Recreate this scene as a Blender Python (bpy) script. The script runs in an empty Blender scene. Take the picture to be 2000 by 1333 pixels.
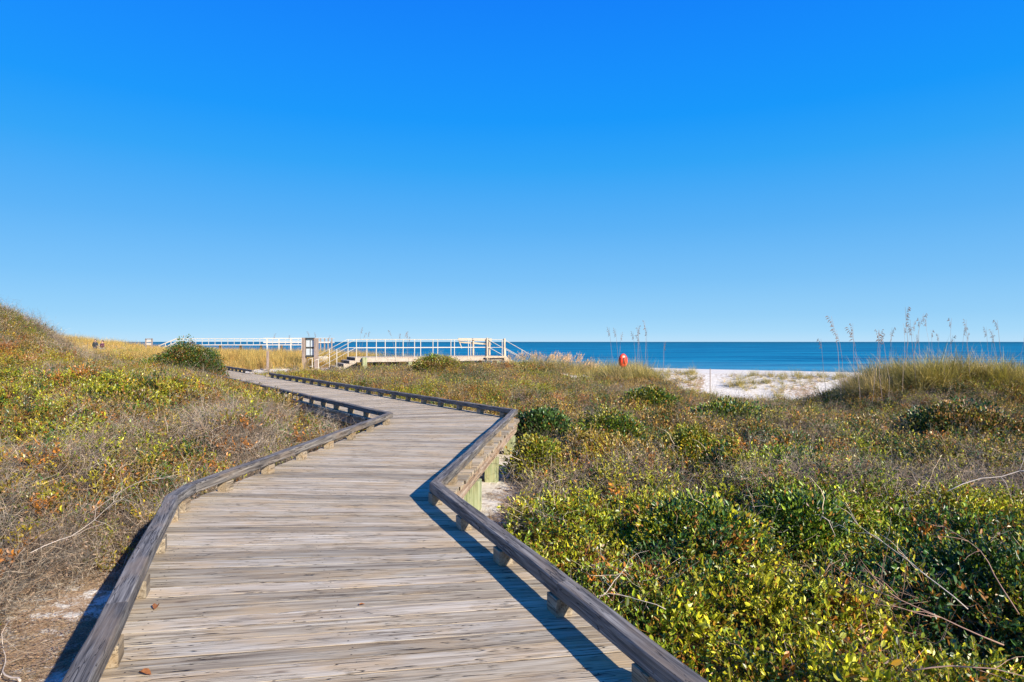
import bpy, math, random
import numpy as np
from mathutils import Vector, Matrix

R = math.radians
rng = np.random.default_rng(7)
random.seed(7)
sc = bpy.context.scene
COL = sc.collection

# ------------------------------------------------------------------ camera
EYE = 1.5            # eye height above the boardwalk (boardwalk surface is z = 0)
F = 1250.0           # focal length in pixels of the 2000 px wide photograph
cam_d = bpy.data.cameras.new("camera")
cam = bpy.data.objects.new("camera", cam_d)
COL.objects.link(cam)
cam_d.sensor_width = 36.0
cam_d.lens = 36.0 * F / 2000.0
cam_d.clip_start = 0.05
cam_d.clip_end = 60000
cam.location = (0, 0, EYE)
cam.rotation_euler = (R(90 + 0.07), 0, 0)
sc.camera = cam

# ------------------------------------------------------------------ sky and sun
SUN_EL = 28.0
SUN_X, SUN_Y = 0.68, -0.73          # horizontal direction towards the sun
SUN_AZ = math.atan2(SUN_X, SUN_Y)
w = bpy.data.worlds.new("World")
sc.world = w
w.use_nodes = True
nt = w.node_tree
nt.nodes.clear()
sky = nt.nodes.new("ShaderNodeTexSky")
sky.sky_type = 'NISHITA'
sky.sun_disc = False
sky.sun_elevation = R(SUN_EL)
sky.sun_rotation = SUN_AZ
sky.air_density = 1.0
sky.dust_density = 0.3
sky.ozone_density = 3.0
bg = nt.nodes.new("ShaderNodeBackground")
bg.inputs[1].default_value = 0.004
wo = nt.nodes.new("ShaderNodeOutputWorld")
nt.links.new(sky.outputs[0], bg.inputs[0])
# polarised deep-blue sky: colour by elevation, added to the physical sky
tcw = nt.nodes.new("ShaderNodeTexCoord"); spw = nt.nodes.new("ShaderNodeSeparateXYZ")
nt.links.new(tcw.outputs['Generated'], spw.inputs[0])
rw = nt.nodes.new("ShaderNodeValToRGB")
SKY = [(0.0, (0.2656, 0.4098, 0.536)), (0.0048, (0.2483, 0.4036, 0.5352)), (0.016, (0.2036, 0.3803, 0.5332)), (0.03837, (0.1596, 0.3435, 0.5233)), (0.09398, (0.1019, 0.2906, 0.5146)), (0.17181, (0.0508, 0.2403, 0.5087)), (0.26103, (0.0118, 0.2023, 0.5181)), (0.32529, (0.0005, 0.1728, 0.5374)), (0.38409, (0.0005, 0.1518, 0.546)), (0.43273, (0.0005, 0.1348, 0.5411)), (0.47132, (0.0005, 0.1214, 0.5358)), (0.8, (0.003, 0.09, 0.42)), (1.0, (0.003, 0.085, 0.4))]
ew = rw.color_ramp.elements
while len(ew) > 1: ew.remove(ew[-1])
ew[0].position = 0; ew[0].color = (*SKY[0][1], 1)
for p_, c_ in SKY[1:]:
    q_ = ew.new(p_); q_.color = (*c_, 1)
nt.links.new(spw.outputs[2], rw.inputs[0])
bg2 = nt.nodes.new("ShaderNodeBackground"); bg2.inputs[1].default_value = 1.0
nt.links.new(rw.outputs[0], bg2.inputs[0])
adw = nt.nodes.new("ShaderNodeAddShader")
nt.links.new(bg.outputs[0], adw.inputs[0]); nt.links.new(bg2.outputs[0], adw.inputs[1])
nt.links.new(adw.outputs[0], wo.inputs[0])

sd = bpy.data.lights.new("sun", 'SUN')
sd.energy = 4.9
sd.angle = R(0.5)
sd.color = (1.0, 0.92, 0.78)
so = bpy.data.objects.new("sun", sd)
COL.objects.link(so)
ce = math.cos(R(SUN_EL))
so.rotation_euler = Vector((SUN_X * ce, SUN_Y * ce, math.sin(R(SUN_EL)))).to_track_quat('Z', 'Y').to_euler()
so.location = (20, -20, 20)

sc.view_settings.view_transform = 'Standard'
sc.view_settings.look = 'None'
sc.view_settings.gamma = 1.0
sc.view_settings.use_curve_mapping = False
sc.view_settings.exposure = 0.8
sc.render.engine = 'CYCLES'
sc.cycles.max_bounces = 6
sc.cycles.diffuse_bounces = 3
sc.cycles.glossy_bounces = 2
sc.cycles.transmission_bounces = 4
sc.cycles.transparent_max_bounces = 4

# ------------------------------------------------------------------ numeric noise
def vnoise(x, y, seed=0):
    x = np.asarray(x, float); y = np.asarray(y, float)
    xi = np.floor(x).astype(np.int64); yi = np.floor(y).astype(np.int64)
    fx = x - xi; fy = y - yi
    fx = fx * fx * (3 - 2 * fx); fy = fy * fy * (3 - 2 * fy)
    def hsh(a, b):
        n = (a * 374761393 + b * 668265263 + seed * 1442695041) & 0xffffffff
        n = ((n ^ (n >> 13)) * 1274126177) & 0xffffffff
        return ((n ^ (n >> 16)) & 0xffff) / 65535.0
    a = hsh(xi, yi); b = hsh(xi + 1, yi); c = hsh(xi, yi + 1); d = hsh(xi + 1, yi + 1)
    return (a * (1 - fx) + b * fx) * (1 - fy) + (c * (1 - fx) + d * fx) * fy

def fbm(x, y, seed=0, oct=3):
    s = 0; amp = .5; tot = 0
    for k in range(oct):
        s = s + amp * vnoise(x * 2 ** k + 17.3 * k, y * 2 ** k - 9.1 * k, seed + k)
        tot += amp; amp *= .5
    return s / tot

def sstep(v, a, b):
    t = np.clip((np.asarray(v, float) - a) / (b - a), 0, 1)
    return t * t * (3 - 2 * t)

# ------------------------------------------------------------------ boardwalk plan
def V2(a, b): return np.array([a, b], float)
CORR = [V2(-0.77, 5.98), V2(0.0, 12.4)]
dA = V2(-0.408, 1.0); dA /= np.linalg.norm(dA)
dB = (CORR[1] - CORR[0]); dB /= np.linalg.norm(dB)
dC = V2(-0.70, 1.0); dC /= np.linalg.norm(dC)
RS = CORR[0] - dA * 8.5
RE = CORR[1] + dC * 30.0
RIN = [RS, CORR[0], CORR[1], RE]            # inner face of the right kerb rail
DIRS = [dA, dB, dC]
def offset(path, dirs, d):                  # d > 0 : to the right of travel
    out = []
    ns = [V2(v[1], -v[0]) for v in dirs]
    for i, p in enumerate(path):
        if i == 0: out.append(p + ns[0] * d)
        elif i == len(path) - 1: out.append(p + ns[-1] * d)
        else:
            m = ns[i - 1] + ns[i]; m /= np.linalg.norm(m)
            out.append(p + m * d / np.dot(m, ns[i]))
    return out
INW = 2.12
LIN = offset(RIN, DIRS, -INW)
CEN = offset(RIN, DIRS, -INW / 2)
REDGE = offset(RIN, DIRS, 0.14)
LEDGE = offset(RIN, DIRS, -INW - 0.14)

def seg_dist(x, y, path):
    x = np.asarray(x, float); y = np.asarray(y, float)
    best = np.full(x.shape, 1e9); side = np.zeros(x.shape)
    for a, b in zip(path[:-1], path[1:]):
        d = b - a; L = np.linalg.norm(d); d = d / L
        px = x - a[0]; py = y - a[1]
        t = np.clip(px * d[0] + py * d[1], 0, L)
        qx = px - t * d[0]; qy = py - t * d[1]
        r = np.hypot(qx, qy)
        s = np.sign(px * d[1] - py * d[0])
        m = r < best
        best = np.where(m, r, best); side = np.where(m, s, side)
    return best, side

# ------------------------------------------------------------------ terrain
MOUNDS = [(-3.2, 30.5, 1.9, .42), (-8.5, 27.0, 2.0, .05), (14.3, 22.0, 2.0, .95), (18.6, 20.8, 2.8, .95), (13.0, 24.5, 2.0, .3),
          (6.2, 30.0, 1.6, .42), (-22, 38, 4.0, .35), (2.0, 34.5, 2.6, .42)]
SEA = -2.0
def tdist(x, y): return (y - (38.0 - 0.62 * x)) / 1.177
HA, HX, HS = 5.9, 27.0, 7.7
def hgt(x, y):
    x = np.asarray(x, float); y = np.asarray(y, float)
    t = tdist(x, y)
    wl = 1 - sstep(x, -3, 6)
    base = -0.52 + (0.20 * sstep(y, 8, 26) + 0.12 * sstep(t, -10, -1) + .12 * sstep(y, 36, 44)) * wl - (0.12 + .60 * sstep(x, 6, 9) * sstep(y, 12, 22)) * (1 - wl)
    base = base + 0.22 * (fbm(x * .35, y * .35, 3) - .5) + 0.25 * (fbm(x * .09, y * .09, 11) - .5) * sstep(np.hypot(x, y), 8, 30)
    base = base + 0.35 * sstep(-x, 5.5, 11) * sstep(y, 6, 14)
    base = base + HA * np.exp(-((np.abs(x + HX) / HS) ** 2.0 + ((y - 23) / 7.0) ** 2)) * sstep(-x - .6 * (y - 23), 13.2, 18.0)
    base = base + 0.30 * np.exp(-(((x + 16) / 6.0) ** 2 + ((y - 14) / 6.0) ** 2)) * sstep(-x, 6, 14)
    for mx, my, s, a in MOUNDS:
        base = base + a * np.exp(-((x - mx) ** 2 + (y - my) ** 2) / (2 * s * s))
    d, side = seg_dist(x, y, CEN)
    floor = -0.5 + 0.22 * sstep(y, 13, 26) + .25 * sstep(y, 13.5, 17) * (side < 0) * sstep(d, 1.2, 1.7) + .03 * (fbm(x * 2, y * 2, 5) - .5)
    k = 1 - sstep(d, 1.9, 3.2)
    base = base * (1 - k) + np.minimum(base, floor) * k
    # sandy landing at the foot of the stairs
    q = np.exp(-(((x + 11.5) / 5.0) ** 4 + ((y - 33.2) / 3.6) ** 4))
    base = base * (1 - q) + (-0.16) * q
    # seaward side : foredune face, beach, sea bed
    beach = np.interp(t, [-50, 0, 3, 9, 30, 50, 62, 120, 400], [.1, .1, -.1, -1.0, -1.55, -1.98, -2.4, -4.5, -9])
    kk = sstep(t, -1.5, 4.0)
    out = base * (1 - kk) + beach * kk + 0.05 * kk * (fbm(x * .4, y * .4, 8) - .5)
    out = out + 2.7 * np.exp(-(((x + 62) / 17) ** 2 + ((y - 86) / 9) ** 2))
    far = sstep(-x, 90, 160)
    return out * (1 - far) + far * np.minimum(out, 1.0)

SANDY = []   # filled by ellipse list (x, y, rx, ry)
for px, py, wpx, zz in [(1150, 740, 95, -.4), (1350, 755, 130, -.55), (1450, 753, 140, -.6), (1560, 765, 150, -.6), (985, 716, 60, .1), (1220,765,50,-.5), (1610, 742, 60, -.55), (1500, 740, 120, -.5)]:
    Z = (EYE - zz) * F / (py - 668)
    SANDY.append(((px - 1000) / F * Z, Z, wpx / F * Z / 2, Z * 0.085))
def sand_mask(x, y, ground=False):
    m = np.zeros(np.shape(x))
    n = .9 * fbm(x * 1.9, y * 1.9, 21, 4) + .05
    for ex, ey, rx, ry in SANDY:
        r = np.sqrt(((x - ex) / rx) ** 2 + ((y - ey) / ry) ** 2)
        m = np.maximum(m, 1 - sstep(r + (n - .5) * 3.4, .72, 1.05))
    t = tdist(x, y)
    m = np.maximum(m, sstep(t + 3 * (n - .5), 2.5, 6))
    d, s = seg_dist(x, y, CEN)
    m = np.maximum(m, .75 * (1 - sstep(d, 1.2, 1.8)) * np.where((s > 0) & (y < 5.3), .2, 1))
    m = np.maximum(m, .42 * (1 - sstep(d, 2.2, 3.2)) * (1 - sstep(y, 6, 7)) * (s < 0))
    if ground: m = np.maximum(m, (.25 + .6 * fbm(x * 1.4, y * 1.4, 27)) * sstep(x, 6.5, 8) * sstep(t, -7, -4))
    q = np.exp(-(((x + 12.6) / 3.6) ** 4 + ((y - 34.0) / 2.4) ** 4))
    return np.maximum(m, sstep(q, .4, .6))

# ------------------------------------------------------------------ helpers
def setp(o, **k):
    for a, b in k.items(): o[a] = b
    return o
def new_obj(name, me, parent=None, mat=None, **k):
    o = bpy.data.objects.new(name, me)
    COL.objects.link(o)
    if mat is not None and me is not None:
        me.materials.append(mat)
    if parent is not None: o.parent = parent
    return setp(o, **k)
def empty(name, loc=(0, 0, 0), rz=0, **k):
    o = bpy.data.objects.new(name, None)
    COL.objects.link(o)
    o.location = loc; o.rotation_euler = (0, 0, rz)
    o.empty_display_size = .2
    return setp(o, **k)
def mesh_np(name, verts, faces, smooth=False):
    me = bpy.data.meshes.new(name)
    me.from_pydata([tuple(map(float, v)) for v in verts], [], [tuple(int(i) for i in f) for f in faces])
    if smooth:
        me.polygons.foreach_set('use_smooth', [True] * len(me.polygons))
    me.update()
    return me

class MB:
    def __init__(s): s.v = []; s.f = []
    def add(s, vs, fs):
        n = len(s.v); s.v += [tuple(v) for v in vs]; s.f += [tuple(i + n for i in f) for f in fs]
    def box(s, c, size, rot=None, bev=0.0):
        hx, hy, hz = size[0] / 2, size[1] / 2, size[2] / 2
        b = min(bev, hx * .45, hy * .45, hz * .45)
        M = rot if rot is not None else Matrix.Identity(3)
        c = Vector(c)
        if b <= 0:
            vs = [c + M @ Vector((x * hx, y * hy, z * hz)) for z in (-1, 1) for y in (-1, 1) for x in (-1, 1)]
            s.add(vs, [(0, 2, 3, 1), (4, 5, 7, 6), (0, 1, 5, 4), (2, 6, 7, 3), (0, 4, 6, 2), (1, 3, 7, 5)])
            return
        # octagonal profile in y/z, chamfered along x edges, then chamfered ends
        prof = [(-hy + b, -hz), (hy - b, -hz), (hy, -hz + b), (hy, hz - b), (hy - b, hz), (-hy + b, hz), (-hy, hz - b), (-hy, -hz + b)]
        rings = []
        for xx, k in ((-hx, 1), (-hx + b, 0), (hx - b, 0), (hx, 1)):
            ring = []
            for (y, z) in prof:
                if k:
                    y = y * (hy - b) / hy; z = z * (hz - b) / hz
                ring.append(c + M @ Vector((xx, y, z)))
            rings.append(ring)
        vs = [v for r in rings for v in r]
        fs = []
        for i in range(3):
            for j in range(8):
                k = (j + 1) % 8
                fs.append((i * 8 + j, i * 8 + k, (i + 1) * 8 + k, (i + 1) * 8 + j))
        fs.append(tuple(reversed(range(8)))); fs.append(tuple(range(24, 32)))
        s.add(vs, fs)
    def bar(s, a, b, w, h=None, bev=0.0, up=(0, 0, 1)):
        a = Vector(a); b = Vector(b); d = b - a; L = d.length
        h = h or w
        x = d.normalized(); u = Vector(up)
        if abs(x.dot(u)) > .98: u = Vector((0, 1, 0))
        y = u.cross(x).normalized(); z = x.cross(y)
        M = Matrix((x, y, z)).transposed()
        s.box((a + b) / 2, (L, w, h), M, bev)
    def tube(s, pts, rad, n=6, cap=True):
        pts = [Vector(p) for p in pts]
        if not hasattr(rad, '__len__'): rad = [rad] * len(pts)
        rings = []; up = Vector((0, 0, 1))
        for i, p in enumerate(pts):
            d = (pts[min(i + 1, len(pts) - 1)] - pts[max(i - 1, 0)]).normalized()
            a = up if abs(d.dot(up)) < .9 else Vector((1, 0, 0))
            x = a.cross(d).normalized(); y = d.cross(x)
            rings.append([p + (x * math.cos(2 * math.pi * k / n) + y * math.sin(2 * math.pi * k / n)) * rad[i] for k in range(n)])
        fs = []
        for i in range(len(rings) - 1):
            for k in range(n):
                m = (k + 1) % n
                fs.append((i * n + k, i * n + m, (i + 1) * n + m, (i + 1) * n + k))
        if cap:
            fs.append(tuple(reversed(range(n)))); fs.append(tuple(range((len(rings) - 1) * n, len(rings) * n)))
        s.add([v for r in rings for v in r], fs)
    def mesh(s, name, smooth=False): return mesh_np(name, s.v, s.f, smooth)
    def build(s, name, mat, parent=None, smooth=False, **k):
        return new_obj(name, s.mesh(name, smooth), parent, mat, **k)

# ------------------------------------------------------------------ materials
def mat_new(name):
    m = bpy.data.materials.new(name); m.use_nodes = True
    m.node_tree.nodes.clear()
    return m, m.node_tree.nodes, m.node_tree.links
def ramp(N, stops):
    r = N.new("ShaderNodeValToRGB")
    e = r.color_ramp.elements
    while len(e) > 1: e.remove(e[-1])
    e[0].position = stops[0][0]; e[0].color = (*stops[0][1], 1)
    for p, c in stops[1:]:
        q = e.new(p); q.color = (*c, 1)
    return r
def mixc(N, L, a, b, f, mode='MIX'):
    m = N.new("ShaderNodeMix"); m.data_type = 'RGBA'; m.blend_type = mode
    m.clamp_factor = True
    for s, v in ((m.inputs[6], a), (m.inputs[7], b), (m.inputs[0], f)):
        if hasattr(v, 'links') or isinstance(v, bpy.types.NodeSocket): L.new(v, s)
        elif isinstance(v, tuple): s.default_value = (*v, 1)
        else: s.default_value = v
    return m.outputs[2]
def math_n(N, L, op, a, b=0.0, clamp=False):
    m = N.new("ShaderNodeMath"); m.operation = op; m.use_clamp = clamp
    for s, v in ((m.inputs[0], a), (m.inputs[1], b)):
        if isinstance(v, bpy.types.NodeSocket): L.new(v, s)
        else: s.default_value = v
    return m.outputs[0]
def noise_n(N, L, vec, scale, detail=4, rough=.55, dist=0):
    n = N.new("ShaderNodeTexNoise")
    n.inputs['Scale'].default_value = scale; n.inputs['Detail'].default_value = detail
    n.inputs['Roughness'].default_value = rough; n.inputs['Distortion'].default_value = dist
    if vec is not None: L.new(vec, n.inputs['Vector'])
    return n.outputs['Fac']
def out_principled(N, L, col, rough=.7, bump=None, bstr=.3, bdist=.01, spec=.3, metal=0):
    p = N.new("ShaderNodeBsdfPrincipled")
    if isinstance(col, tuple): p.inputs['Base Color'].default_value = (*col, 1)
    else: L.new(col, p.inputs['Base Color'])
    if isinstance(rough, (int, float)): p.inputs['Roughness'].default_value = rough
    else: L.new(rough, p.inputs['Roughness'])
    p.inputs['Specular IOR Level'].default_value = spec
    p.inputs['Metallic'].default_value = metal
    if bump is not None:
        b = N.new("ShaderNodeBump"); b.inputs['Strength'].default_value = bstr
        b.inputs['Distance'].default_value = bdist
        L.new(bump, b.inputs['Height']); L.new(b.outputs[0], p.inputs['Normal'])
    o = N.new("ShaderNodeOutputMaterial"); L.new(p.outputs[0], o.inputs[0])
    return p

def wood_mat(name, dark, mid, light, warm, crack=.5, knots=True, rough=.8, varied=.5, gs=1.0, seed=0.0, nails=False):
    """weathered timber; grain runs along the object's own x axis"""
    m, N, L = mat_new(name)
    tc = N.new("ShaderNodeTexCoord"); oi = N.new("ShaderNodeObjectInfo")
    off = N.new("ShaderNodeVectorMath"); off.operation = 'MULTIPLY_ADD'
    comb = N.new("ShaderNodeCombineXYZ")
    for i in range(3): L.new(oi.outputs['Random'], comb.inputs[i])
    L.new(comb.outputs[0], off.inputs[0]); off.inputs[1].default_value = (61 + seed, 37, 23)
    L.new(tc.outputs['Object'], off.inputs[2])
    def scaled(s):
        mp = N.new("ShaderNodeMapping"); L.new(off.outputs[0], mp.inputs[0]); mp.inputs['Scale'].default_value = s
        return mp.outputs[0]
    g1 = noise_n(N, L, scaled((1.1 * gs, 26 * gs, 26 * gs)), 1.6, 5, .62, .5)
    g2 = noise_n(N, L, scaled((3.5 * gs, 150 * gs, 150 * gs)), 1.5, 3, .6, .2)
    blotch = noise_n(N, L, scaled((1.6, 5, 5)), 1.5, 3, .6)
    c = ramp(N, [(.28, dark), (.48, mid), (.70, light)])
    L.new(g1, c.inputs[0])
    col = c.outputs[0]
    fine = ramp(N, [(.3, (.58, .54, .50)), (.5, (1, 1, 1)), (.72, (1.14, 1.14, 1.14))]); L.new(g2, fine.inputs[0])
    col = mixc(N, L, col, fine.outputs[0], .8, 'MULTIPLY')
    wr = ramp(N, [(.46, (0, 0, 0)), (.68, (1, 1, 1))]); L.new(blotch, wr.inputs[0])
    wf = math_n(N, L, 'MULTIPLY', wr.outputs[0], .6)
    col = mixc(N, L, col, warm, wf)
    # tone of each piece
    r2 = N.new("ShaderNodeTexWhiteNoise"); r2.noise_dimensions = '1D'
    L.new(oi.outputs['Random'], r2.inputs['W'])
    tone = ramp(N, [(0, (1 - varied * .55,) * 3), (.3, (1 - varied * .12, 1 - varied * .15, 1 - varied * .22)), (.6, (1.0, .98, .95)), (.85, (1 + varied * .12, 1 + varied * .12, 1 + varied * .13)), (1, (1 - varied * .25, 1 - varied * .2, 1 - varied * .14))])
    L.new(r2.outputs['Value'], tone.inputs[0])
    col = mixc(N, L, col, tone.outputs[0], 1.0, 'MULTIPLY')
    h = g1
    # long drying cracks
    ck = noise_n(N, L, scaled((.9, 17, 17)), 2.3, 2, .5, .8)
    cr = ramp(N, [(.480, (0, 0, 0)), (.495, (1, 1, 1)), (.505, (1, 1, 1)), (.52, (0, 0, 0))]); L.new(ck, cr.inputs[0])
    ckm = noise_n(N, L, scaled((1.3, 3, 3)), 2.1, 2)
    cm = ramp(N, [(.44, (0, 0, 0)), (.52, (1, 1, 1))]); L.new(ckm, cm.inputs[0])
    cf = math_n(N, L, 'MULTIPLY', cr.outputs[0], cm.outputs[0])
    cf = math_n(N, L, 'MULTIPLY', cf, crack)
    col = mixc(N, L, col, (.035, .028, .024), cf)
    h = math_n(N, L, 'SUBTRACT', h, math_n(N, L, 'MULTIPLY', cf, 1.2))
    if knots:
        vo = N.new("ShaderNodeTexVoronoi"); vo.inputs['Scale'].default_value = 1.0
        L.new(scaled((2.2, 8.0, 8.0)), vo.inputs['Vector'])
        kr = ramp(N, [(.05, (1, 1, 1)), (.13, (0, 0, 0))]); L.new(vo.outputs['Distance'], kr.inputs[0])
        sep = N.new("ShaderNodeSeparateColor"); L.new(vo.outputs['Color'], sep.inputs[0])
        has = math_n(N, L, 'GREATER_THAN', sep.outputs[0], .62)
        kf = math_n(N, L, 'MULTIPLY', math_n(N, L, 'MULTIPLY', kr.outputs[0], has), .75)
        col = mixc(N, L, col, (.11, .07, .045), kf)
    if nails:
        sx = N.new("ShaderNodeSeparateXYZ"); L.new(tc.outputs['Object'], sx.inputs[0])
        mx_ = math_n(N, L, 'PINGPONG', math_n(N, L, 'ADD', sx.outputs[0], .03), 1.0)
        mx_ = math_n(N, L, 'PINGPONG', math_n(N, L, 'ADD', mx_, 0.0), .5)
        my_ = math_n(N, L, 'SUBTRACT', math_n(N, L, 'ABSOLUTE', sx.outputs[1]), .036)
        dd_ = math_n(N, L, 'SQRT', math_n(N, L, 'ADD', math_n(N, L, 'MULTIPLY', mx_, mx_), math_n(N, L, 'MULTIPLY', my_, my_)))
        nl = math_n(N, L, 'LESS_THAN', dd_, .0048)
        col = mixc(N, L, col, (.03, .025, .022), math_n(N, L, 'MULTIPLY', nl, .85))
    out_principled(N, L, col, rough, h, .75, .006, .25)
    return m

M = {}
M['plank'] = wood_mat('weathered_plank', (.155, .112, .075), (.44, .362, .262), (.62, .545, .425), (.52, .36, .195), 1.0, True, .85, .72, .8, nails=True)
M['plank_pale'] = wood_mat('pale_plank', (.40, .35, .29), (.58, .52, .44), (.70, .65, .57), (.62, .56, .48), .4, True, .8, .1)
M['beam'] = wood_mat('grey_beam', (.030, .026, .024), (.135, .122, .112), (.34, .31, .275), (.25, .185, .13), 1.0, True, .8, .35, 1.15)
M['block'] = wood_mat('block_wood', (.16, .12, .08), (.30, .24, .17), (.44, .37, .27), (.38, .25, .12), .7, False, .8, .5, 1.0)
M['fascia'] = wood_mat('fascia_wood', (.16, .10, .07), (.38, .27, .19), (.55, .45, .36), (.46, .29, .16), 1.0, True, .8, .4, .8)
M['green_post'] = wood_mat('treated_post', (.16, .18, .08), (.32, .36, .19), (.47, .50, .32), (.40, .34, .18), .7, False, .8, .2, 1.0)
M['tan_wood'] = wood_mat('tan_timber', (.30, .22, .15), (.52, .42, .31), (.68, .58, .46), (.58, .42, .25), .4, False, .8, .2)
M['grey_wood'] = wood_mat('grey_timber', (.14, .10, .085), (.30, .235, .20), (.45, .37, .32), (.38, .25, .17), .6, False, .8, .3)
M['tan_pale'] = wood_mat('pale_side_timber', (.34, .27, .21), (.52, .44, .36), (.64, .57, .48), (.52, .38, .26), .5, False, .8, .4)
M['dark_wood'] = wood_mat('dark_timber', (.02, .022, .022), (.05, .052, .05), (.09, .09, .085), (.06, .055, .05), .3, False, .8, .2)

def plain(name, c, rough=.6, spec=.4, metal=0, ns=8, amt=.15):
    m, N, L = mat_new(name)
    tc = N.new("ShaderNodeTexCoord")
    n = noise_n(N, L, tc.outputs['Object'], ns, 4)
    r = ramp(N, [(.3, tuple(x * (1 - amt) for x in c)), (.7, tuple(min(1, x * (1 + amt)) for x in c))])
    L.new(n, r.inputs[0])
    out_principled(N, L, r.outputs[0], rough, n, .15, .004, spec, metal)
    return m
M['white'] = plain('white_rail_paint', (.50, .445, .365), .45, .5, 0, 5, .06)
M['white_dull'] = plain('dull_white_board', (.52, .47, .40), .7, .3, 0, 5, .1)
M['paper'] = plain('notice_sheet', (.50, .54, .54), .6, .3, 0, 14, .12)
M['orange'] = plain('orange_plastic', (.72, .055, .02), .4, .5, 0, 6, .08)
M['orange_dark'] = plain('dark_webbing', (.10, .03, .02), .7)
M['skin'] = plain('skin', (.48, .28, .2), .6)
M['jacket_dark'] = plain('dark_jacket', (.025, .03, .035), .8)
M['jacket_plum'] = plain('plum_jacket', (.10, .03, .05), .8)
M['navy'] = plain('navy_cloth', (.02, .025, .06), .8)
M['jeans'] = plain('pale_jeans', (.16, .27, .38), .8)
M['hair'] = plain('hair', (.05, .03, .02), .8)
M['brown_leaf'] = plain('brown_leaf', (.26, .10, .035), .7, .2, 0, 60, .4)

# ground : sand where bare, brown litter elsewhere (vertex attribute 'sand')
m, N, L = mat_new('dune_ground'); M['ground'] = m
tc = N.new("ShaderNodeTexCoord")
at = N.new("ShaderNodeAttribute"); at.attribute_name = 'sand'
n1 = noise_n(N, L, tc.outputs['Object'], 7.0, 6, .65)
n2 = noise_n(N, L, tc.outputs['Object'], 60.0, 4, .7)
n3 = noise_n(N, L, tc.outputs['Object'], 1.6, 4, .6)
sandc = ramp(N, [(.3, (.56, .48, .37)), (.55, (.74, .67, .56)), (.75, (.80, .75, .65))]); L.new(n1, sandc.inputs[0])
lit = ramp(N, [(.3, (.16, .095, .055)), (.5, (.42, .28, .17)), (.7, (.62, .47, .31))]); L.new(n2, lit.inputs[0])
f = math_n(N, L, 'ADD', at.outputs['Fac'], math_n(N, L, 'MULTIPLY', math_n(N, L, 'SUBTRACT', n1, .5), 1.6))
f = math_n(N, L, 'ADD', f, math_n(N, L, 'MULTIPLY', math_n(N, L, 'SUBTRACT', n2, .5), .9))
fr = ramp(N, [(.42, (0, 0, 0)), (.58, (1, 1, 1))]); L.new(f, fr.inputs[0])
col = mixc(N, L, lit.outputs[0], sandc.outputs[0], fr.outputs[0])
hh = math_n(N, L, 'ADD', n1, math_n(N, L, 'MULTIPLY', n2, .5))
out_principled(N, L, col, .95, hh, .8, .03, .1)

# sea
m, N, L = mat_new('sea_water'); M['sea'] = m
tc = N.new("ShaderNodeTexCoord")
mp = N.new("ShaderNodeMapping"); mp.inputs['Rotation'].default_value = (0, 0, R(32)); mp.inputs['Scale'].default_value = (.02, .11, .1)
L.new(tc.outputs['Object'], mp.inputs[0])
s1 = noise_n(N, L, mp.outputs[0], 1.0, 6, .6, .4)
mp2 = N.new("ShaderNodeMapping"); mp2.inputs['Rotation'].default_value = (0, 0, R(28)); mp2.inputs['Scale'].default_value = (.35, 1.2, 1)
L.new(tc.outputs['Object'], mp2.inputs[0])
s2 = noise_n(N, L, mp2.outputs[0], 1.3, 5, .65)
geo = N.new("ShaderNodeNewGeometry"); sp = N.new("ShaderNodeSeparateXYZ"); L.new(geo.outputs['Position'], sp.inputs[0])
dsh = math_n(N, L, 'ADD', sp.outputs[1], math_n(N, L, 'MULTIPLY', sp.outputs[0], .62))
shal = N.new("ShaderNodeMapRange"); shal.inputs[1].default_value = 95; shal.inputs[2].default_value = 150
shal.inputs[3].default_value = 1; shal.inputs[4].default_value = 0; L.new(dsh, shal.inputs[0])
deep = ramp(N, [(.33, (.001, .07, .15)), (.5, (.002, .14, .25)), (.64, (.012, .25, .37))]); L.new(s1, deep.inputs[0])
farm = N.new("ShaderNodeMapRange"); farm.inputs[1].default_value = 250; farm.inputs[2].default_value = 2600
L.new(dsh, farm.inputs[0])
wcol = mixc(N, L, deep.outputs[0], (.004, .095, .145), farm.outputs[0])
sh2 = math_n(N, L, 'MULTIPLY', shal.outputs[0], .55)
wcol = mixc(N, L, wcol, (.07, .27, .36), sh2)
foam = ramp(N, [(.60, (0, 0, 0)), (.72, (1, 1, 1))]); L.new(s2, foam.inputs[0])
fo = math_n(N, L, 'MULTIPLY', foam.outputs[0], math_n(N, L, 'MULTIPLY', shal.outputs[0], .45))
wcol = mixc(N, L, wcol, (.6, .68, .72), fo)
hgt_w = math_n(N, L, 'ADD', s2, math_n(N, L, 'MULTIPLY', s1, 2.0))
out_principled(N, L, wcol, .5, hgt_w, .6, .35, .10)

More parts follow.
